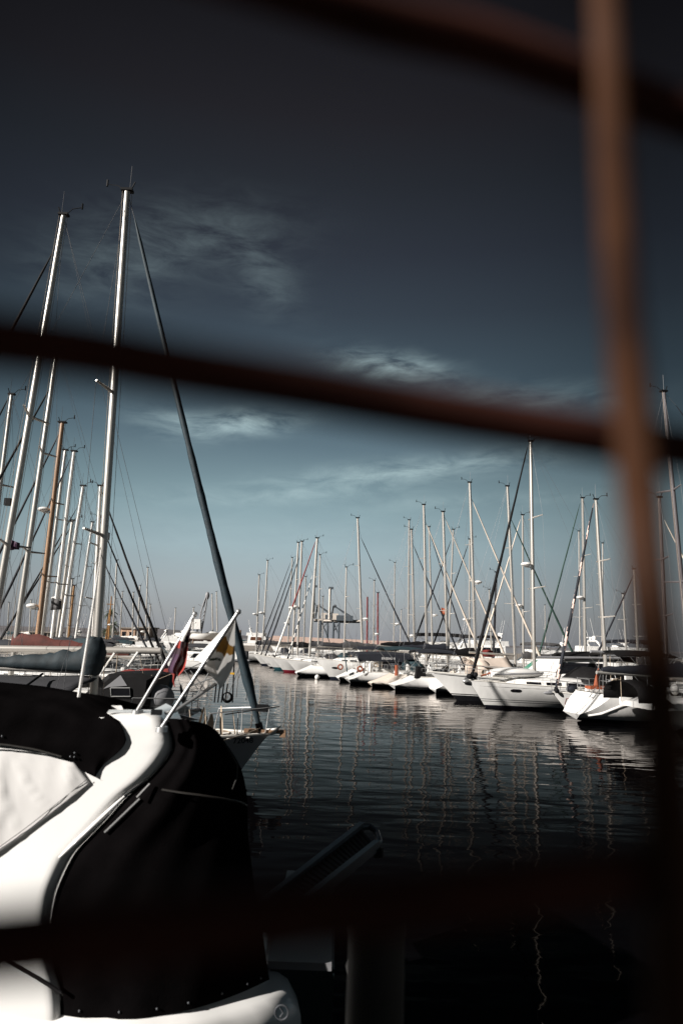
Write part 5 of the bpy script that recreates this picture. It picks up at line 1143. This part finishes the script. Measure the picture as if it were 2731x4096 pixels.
b = MB(); c = nP(1126, 4050, 4.84); b.torus(c, .042, .005, 20, 6, 'y'); b.tube([c + Vector((-.012, 0, .028)), c + Vector((.01, 0, .0)), c + Vector((-.008, 0, -.026))], .005, 5); bd = b.obj('oval_badge', 'railgrey', near); bd.rotation_euler = (0, 0, 0)
# stern block and swim platform
a0 = nP(1080, 3850, 5.3); a1 = nP(1338, 3838, 5.3)
b = MB(); b.box(((a0.x + a1.x) / 2, (a0.y + 1.0), a0.z - .55), (a1.x - a0.x, 1.9, 1.0)); MT['platside'] = mat('dark_teal_stern', (.012, .022, .024), .5); b.obj('swim_platform_base', 'platside', near, smooth=False)
b = MB(); b.box(((a0.x + a1.x) / 2 - .02, (a0.y + 1.0), a0.z - .03), (a1.x - a0.x, 1.94, .05)); b.obj('swim_platform', 'greyplastic', near, smooth=False)
# gangway, folded out over the water
L0, L1_, R0, R1 = nP(1020, 3640, 5.6), nP(1442, 3307, 7.1), nP(1128, 3678, 5.3), nP(1502, 3380, 6.8)
gw = MB()
for k in range(26):
    s0, s1 = k / 26 + .006, (k + 1) / 26 - .010
    q = [L0.lerp(L1_, s0), R0.lerp(R1, s0), R0.lerp(R1, s1), L0.lerp(L1_, s1)]; dn = Vector((0, 0, -.02)); gw.add(q + [p + dn for p in q], [(0, 1, 2, 3), (7, 6, 5, 4), (0, 4, 5, 1), (1, 5, 6, 2), (2, 6, 7, 3), (3, 7, 4, 0)])
g = gw.obj('gangway', 'treads', near, smooth=False)
for a, c in ((L0, L1_), (R0, R1)):
    b = MB(); d_ = (c - a).normalized(); up_ = Vector((0, 0, 1)); rr_ = []
    sd_ = d_.cross(up_).normalized()
    for p in (a - d_ * .1, c + d_ * .03): rr_.append([p + sd_ * .028 + up_ * .035, p - sd_ * .028 + up_ * .035, p - sd_ * .028 - up_ * .05, p + sd_ * .028 - up_ * .05])
    b.loft(rr_); b.obj('side_rail', 'railgrey', g, smooth=False)
b = MB(); e = (L1_ - L0).normalized(); b.tube([L1_, L1_ + e * .12 + (R1 - L1_) * .25, L1_ + e * .15 + (R1 - L1_) * .6, R1 + e * .08, R1], .03, 8); b.obj('end_bow', 'railgrey', g)
b = MB(); b.tube([R1 + Vector((.02, 0, -.03)), R1 + Vector((.03, 0, -.10))], .05, 8); b.obj('roller', 'rubber', g)
# poles
for A, C, y, r in (((649, 2908), (954, 2447), 4.86, .0135), ((551, 2842), (780, 2457), 5.1, .0135)):
    b = MB(); b.tube([nP(*A, y), nP(*C, y)], r, 12); b.ball(nP(*C, y), r * 1.5, 10, 8); fp = b.obj('flag_pole', 'steel', near)
    b = MB(); p = nP(*A, y); b.tube([p + Vector((0, 0, -.03)), p + Vector((0, 0, .004))], [.045, .04], 16); b.obj('pole_socket', 'steel', fp)
b = MB(); b.tube([nP(660, 2852, 5.0), nP(701, 2844, 5.0), nP(864, 2735, 5.25)], .012, 8); bh = b.obj('awning_pole', 'steel', near)
b = MB(); b.box(nP(627, 2849, 4.98), (.07, .04, .035)); b.obj('pole_clamp', 'rubber', bh)
b = MB(); b.tube([nP(316, 2788, 4.95), nP(348, 2590, 4.95), nP(382, 2370, 4.95), nP(406, 2200, 4.95)], [.012, .011, .008, .004], 8); b.obj('whip_aerial', 'plastic', near)
b = MB(); b.loft([[nP(408 + 4 * k, 2843, 5.5 + dy) for k, dy in ((0, 0), (22, 0), (22, .3), (0, .3))], [nP(410 + 4 * k, 2822, 5.5 + dy) for k, dy in ((0, 0), (19, 0), (19, .3), (0, .3))]]); b.obj('horn_box', 'bootgel', near)

# flags on the poles
def inpoly(x, y, poly):
    c = False; j = len(poly) - 1
    for i in range(len(poly)):
        if (poly[i][1] > y) != (poly[j][1] > y) and x < (poly[j][0] - poly[i][0]) * (y - poly[i][1]) / (poly[j][1] - poly[i][1]) + poly[i][0]: c = not c
        j = i
    return c
MT['flagwhite'] = mat('white_flag_cloth', (.80, .78, .75), .8, bump=.2, bscale=80)
def translucent(m, k):
    nt = m.node_tree; N = nt.nodes; L = nt.links; p = N['Principled BSDF']; out = N['Material Output']; tr = N.new('ShaderNodeBsdfTranslucent'); tr.inputs[0].default_value = p.inputs['Base Color'].default_value; mx = N.new('ShaderNodeMixShader'); mx.inputs[0].default_value = k
    L.new(p.outputs[0], mx.inputs[1]); L.new(tr.outputs[0], mx.inputs[2]); L.new(mx.outputs[0], out.inputs[0])
translucent(MT['flagwhite'], .22)
MT['flagorange'] = mat('copper_flag_emblem', (.26, .13, .025), .8)
translucent(MT['flagorange'], .22)
MT['flaggreen'] = mat('olive_flag_emblem', (.03, .045, .02), .8)
isl = [(888, 2548), (906, 2545), (909, 2563), (920, 2580), (938, 2588), (936, 2616), (920, 2622), (906, 2612), (898, 2632), (888, 2612), (872, 2608), (866, 2612), (865, 2592), (878, 2575)]
leaves = [(836 + 5.2 * k, 2633 + 2.2 * sin(k * .9) + .5 * k * (1 if k < 5 else .4) + (5 if k % 2 else 0), 6, 2.4) for k in range(10)]
pole0, pole1 = Vector((944, 2468, 0)), Vector((822, 2660, 0))
outer = resample([(942, 2474, 0), (940, 2540, 0), (941, 2600, 0), (938, 2650, 0), (918, 2700, 0), (884, 2754, 0), (868, 2728, 0), (822, 2680, 0)], 70)
b = MB(); NU, NV = 69, 40; pts = []
for i in range(NU + 1):
    t = i / NU; a = pole0.lerp(pole1, t)
    for j in range(NV + 1):
        q = j / NV; p = a.lerp(outer[i], q); y = 4.875 + .42 * q * (.3 + .7 * sin(pi * min(1, t * .75 + .1))) + .035 * sin(q * 7 + t * 5) * q + .02 * sin(q * 13 - t * 9) * q
        pts.append((p.x, p.y, y))
for i in range(NU):
    for j in range(NV):
        ids = [i * (NV + 1) + j, i * (NV + 1) + j + 1, (i + 1) * (NV + 1) + j + 1, (i + 1) * (NV + 1) + j]
        cx = sum(pts[k][0] for k in ids) / 4; cy = sum(pts[k][1] for k in ids) / 4; mi = 0
        if inpoly(cx, cy, isl): mi = 1
        elif any(((cx - lx) / rx) ** 2 + ((cy - ly) / ry) ** 2 < 1 for lx, ly, rx, ry in leaves): mi = 2
        b.f.append(tuple(ids)); b.m.append(mi)
b.v = [tuple(P(*p)) for p in pts]
# the lit fold in front of the pole
fo = len(b.v); le = resample([(936, 2474, 0), (905, 2503, 0), (842, 2570, 0), (782, 2631, 0)], 21); po = resample([(944, 2470, 0), (828, 2648, 0)], 21); rows = []
for i in range(21):
    rows.append([P(*(lambda p: (p.x, p.y + 10 * sin(pi * q) * (i / 20) ** 3))(po[i].lerp(le[i], q)), 4.86 + .13 * q + .02 * sin(q * 4 + i * .2)) for q in [k / 10 for k in range(11)]])
b.grid(rows, 0)
o = b.obj('flag', ['flagwhite', 'flagorange', 'flaggreen'], None, angle=80); tag(o, 'white flag with copper island and olive branches, draped on the nearer steel pole', 'flag')
# wrapped red and purple flag
lt = resample([(762, 2478, 0), (735, 2520, 0), (705, 2575, 0), (692, 2620, 0), (672, 2680, 0), (690, 2700, 0)], 40); rg = resample([(770, 2482, 0), (762, 2530, 0), (752, 2590, 0), (747, 2640, 0), (738, 2675, 0), (714, 2704, 0)], 40)
b = MB(); pts = []; NV = 24
for i in range(40):
    t = i / 39
    for j in range(NV + 1):
        q = j / NV; p = lt[i].lerp(rg[i], q); y = 5.08 + .06 * sin(q * 9 + t * 2) - .02 * q
        if t < .3: y = 5.1 - .035 * sin(pi * q)
        pts.append((p.x + 3 * sin(t * 14) * sin(pi * q), p.y, y))
for i in range(39):
    for j in range(NV):
        t, q = i / 39, j / NV; ids = [i * (NV + 1) + j, i * (NV + 1) + j + 1, (i + 1) * (NV + 1) + j + 1, (i + 1) * (NV + 1) + j]
        if t < .36: mi = 0 if q < .62 else 3
        elif t < .5 and q < .3: mi = 1
        elif abs(q - .62 - .07 * sin(t * 20)) < .09: mi = 0
        elif q > .66 or t > .93: mi = 1
        elif q < .38 and t > .6: mi = 2
        else: mi = 3
        b.f.append(tuple(ids)); b.m.append(mi)
b.v = [tuple(P(*p)) for p in pts]
b.tube([P(697, 2700, 5.07), P(694, 2722, 5.06), P(699, 2748, 5.07)], [.008, .006, .004], 5, 1)
MT['darkcloth'] = mat('dark_plum_cloth', (.03, .012, .02), .75)
o = b.obj('flag', ['flagwhite', 'red', 'purple', 'darkcloth'], None, angle=80); tag(o, 'red and purple flag wrapped round the farther steel pole', 'flag')

# ------------------------------------------------------------------ quay side: bollard post, fender, fence, added shade block
MT['oldpost'] = mat('dark_brown_post', (.009, .007, .0045), .7, var=.4, vscale=6)
c = P(1507, 3686, 2.2); t = thing('mooring_post', 'dark round post with a flat cap standing on the quay edge', 'post', (c.x, c.y, 1.6)); rr_ = .088; H = c.z - 1.6
b = MB(); b.tube([(0, 0, 0), (0, 0, H * .5), (0, 0, H - .03)], [rr_ * .98, rr_ * .96, rr_ * .94], 28); b.obj('shaft', 'oldpost', t)
b = MB(); b.tube([(0, 0, H - .035), (0, 0, H - .03), (0, 0, H + .01), (0, 0, H + .02)], [rr_ * .9, rr_ * .98, rr_ * .98, rr_ * .86], 28); b.obj('cap', 'oldpost', t)
b = MB(); b.tube([(0, 0, 0), (0, 0, .03)], [rr_ * 1.7, rr_ * 1.6], 24); b.obj('base_plate', 'oldpost', t)
c0, c1 = P(1411, 3765, 3.45), P(1407, 3925, 3.35)
t = thing('fender', 'narrow white fender hanging over the quay edge behind the dark post', 'fender', (c1.x, c1.y, c1.z))
b = MB(); m_ = (c0 + c1) / 2 - c1; L_ = (c0 - c1).z
b.tube([(0.012, 0, -.02), (.006, 0, .02), (.0, 0, L_ * .5), (.008, 0, L_ * .85), (.014, 0, L_ + .03)], [.004, .026, .03, .024, .005], 14); b.obj('body', 'plastic', t)
b = MB(); b.tube([(0.014, 0, L_ + .02), (.1, -.42, 1.74 - c1.z)], .006, 6); b.obj('lanyard', 'rope', t)

MT['rust'] = MT['rust']
def rust_material():
    m = mat('rusted_iron', (.20, .10, .055), .9, spec=.15); nt = m.node_tree; N = nt.nodes; L = nt.links; p = N['Principled BSDF']
    tc = N.new('ShaderNodeNewGeometry'); nz = N.new('ShaderNodeTexNoise'); nz.inputs['Scale'].default_value = 17; nz.inputs['Detail'].default_value = 4; L.new(tc.outputs['Position'], nz.inputs['Vector'])
    cr = N.new('ShaderNodeValToRGB'); L.new(nz.outputs['Fac'], cr.inputs[0]); e = cr.color_ramp.elements
    e[0].position = .32; e[0].color = (.020, .0075, .004, 1); e[1].position = .66; e[1].color = (.058, .029, .019, 1); q = e.new(.5); q.color = (.045, .018, .008, 1)
    L.new(cr.outputs[0], p.inputs['Base Color'])
    return m
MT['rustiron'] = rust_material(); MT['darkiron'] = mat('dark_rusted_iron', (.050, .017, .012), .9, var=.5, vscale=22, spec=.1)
def FP(u, v, d0=.16):
    d = ray(u, v); t = d0 / (d.y - .313 * d.x); return Vector((d.x * t, d.y * t, CAM_Z + d.z * t))
S_ = 2731 / 1568
hz = [[(700, -10), (870, 45), (1109, 102), (1348, 185), (1527, 251), (1750, 330)], [(0, 782), (200, 808), (400, 845), (700, 892), (1000, 945), (1400, 1008), (1568, 1032), (1800, 1066)], [(0, 2172), (300, 2140), (560, 2110), (1000, 2062), (1568, 1995), (1800, 1968)]]
vt = [(1384, -60), (1394, 100), (1408, 400), (1428, 700), (1456, 1000), (1482, 1300), (1516, 1600), (1540, 2000), (1552, 2420)]
org = Vector((0.08, .18, 1.6)); t = thing('wire_fence', 'rusty iron mesh fence blurred right in front of the camera', 'fence', org)
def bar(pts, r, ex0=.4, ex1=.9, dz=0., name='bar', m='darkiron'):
    pts = [p - org + Vector((0, 0, dz)) for p in pts]; a = (pts[0] - pts[1]).normalized(); c = (pts[-1] - pts[-2]).normalized()
    pts = [pts[0] + a * ex0] + pts + [pts[-1] + c * ex1]; pts = [pts[0]] + resample(pts[1:-1], 24) + [pts[-1]]
    r = [lerp(r[0], r[1], k / (len(pts) - 1)) for k in range(len(pts))] if isinstance(r, tuple) else r
    b = MB(); b.tube(pts, r, 10); return b.obj(name, m, t)
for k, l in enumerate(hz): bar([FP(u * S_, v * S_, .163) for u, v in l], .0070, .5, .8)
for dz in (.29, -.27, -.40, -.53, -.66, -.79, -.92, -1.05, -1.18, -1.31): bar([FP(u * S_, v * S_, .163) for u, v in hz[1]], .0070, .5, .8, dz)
vp = [FP(u * S_, v * S_, .155) for u, v in vt]
bar(vp, (.0048, .0066), .25, 1.28, m='rustiron')
for dx in (-.21, .2, .4, -.42):
    q = [p + Vector((dx, dx * .313, 0)) for p in vp]; bar(q, (.0048, .0066), .25, 1.28, m='rustiron')
t = thing('unseen_shade_block', 'unseen plain block added on the quay to shade the fence and quay edge', 'shade block', (-4.6, -3.6, 1.6))  # unseen hut-shaped block, added to cast shade on the fence and post
b = MB(); b.box((0, 0, 1.7), (2.8, 8.9, 3.4)); b.obj('wall', 'concrete', t, smooth=False)  # body of the added shade block
b = MB(); b.box((0, 0, 3.445), (3.2, 9.2, .125)); b.obj('roof', 'concrete', t, smooth=False)  # top of the shade block, its edge sets the shade line on the bars
b = MB(); b.box((1.42, -1, 1.05), (.08, .95, 2.1)); b.obj('shade_block_door', 'teak', t, smooth=False)
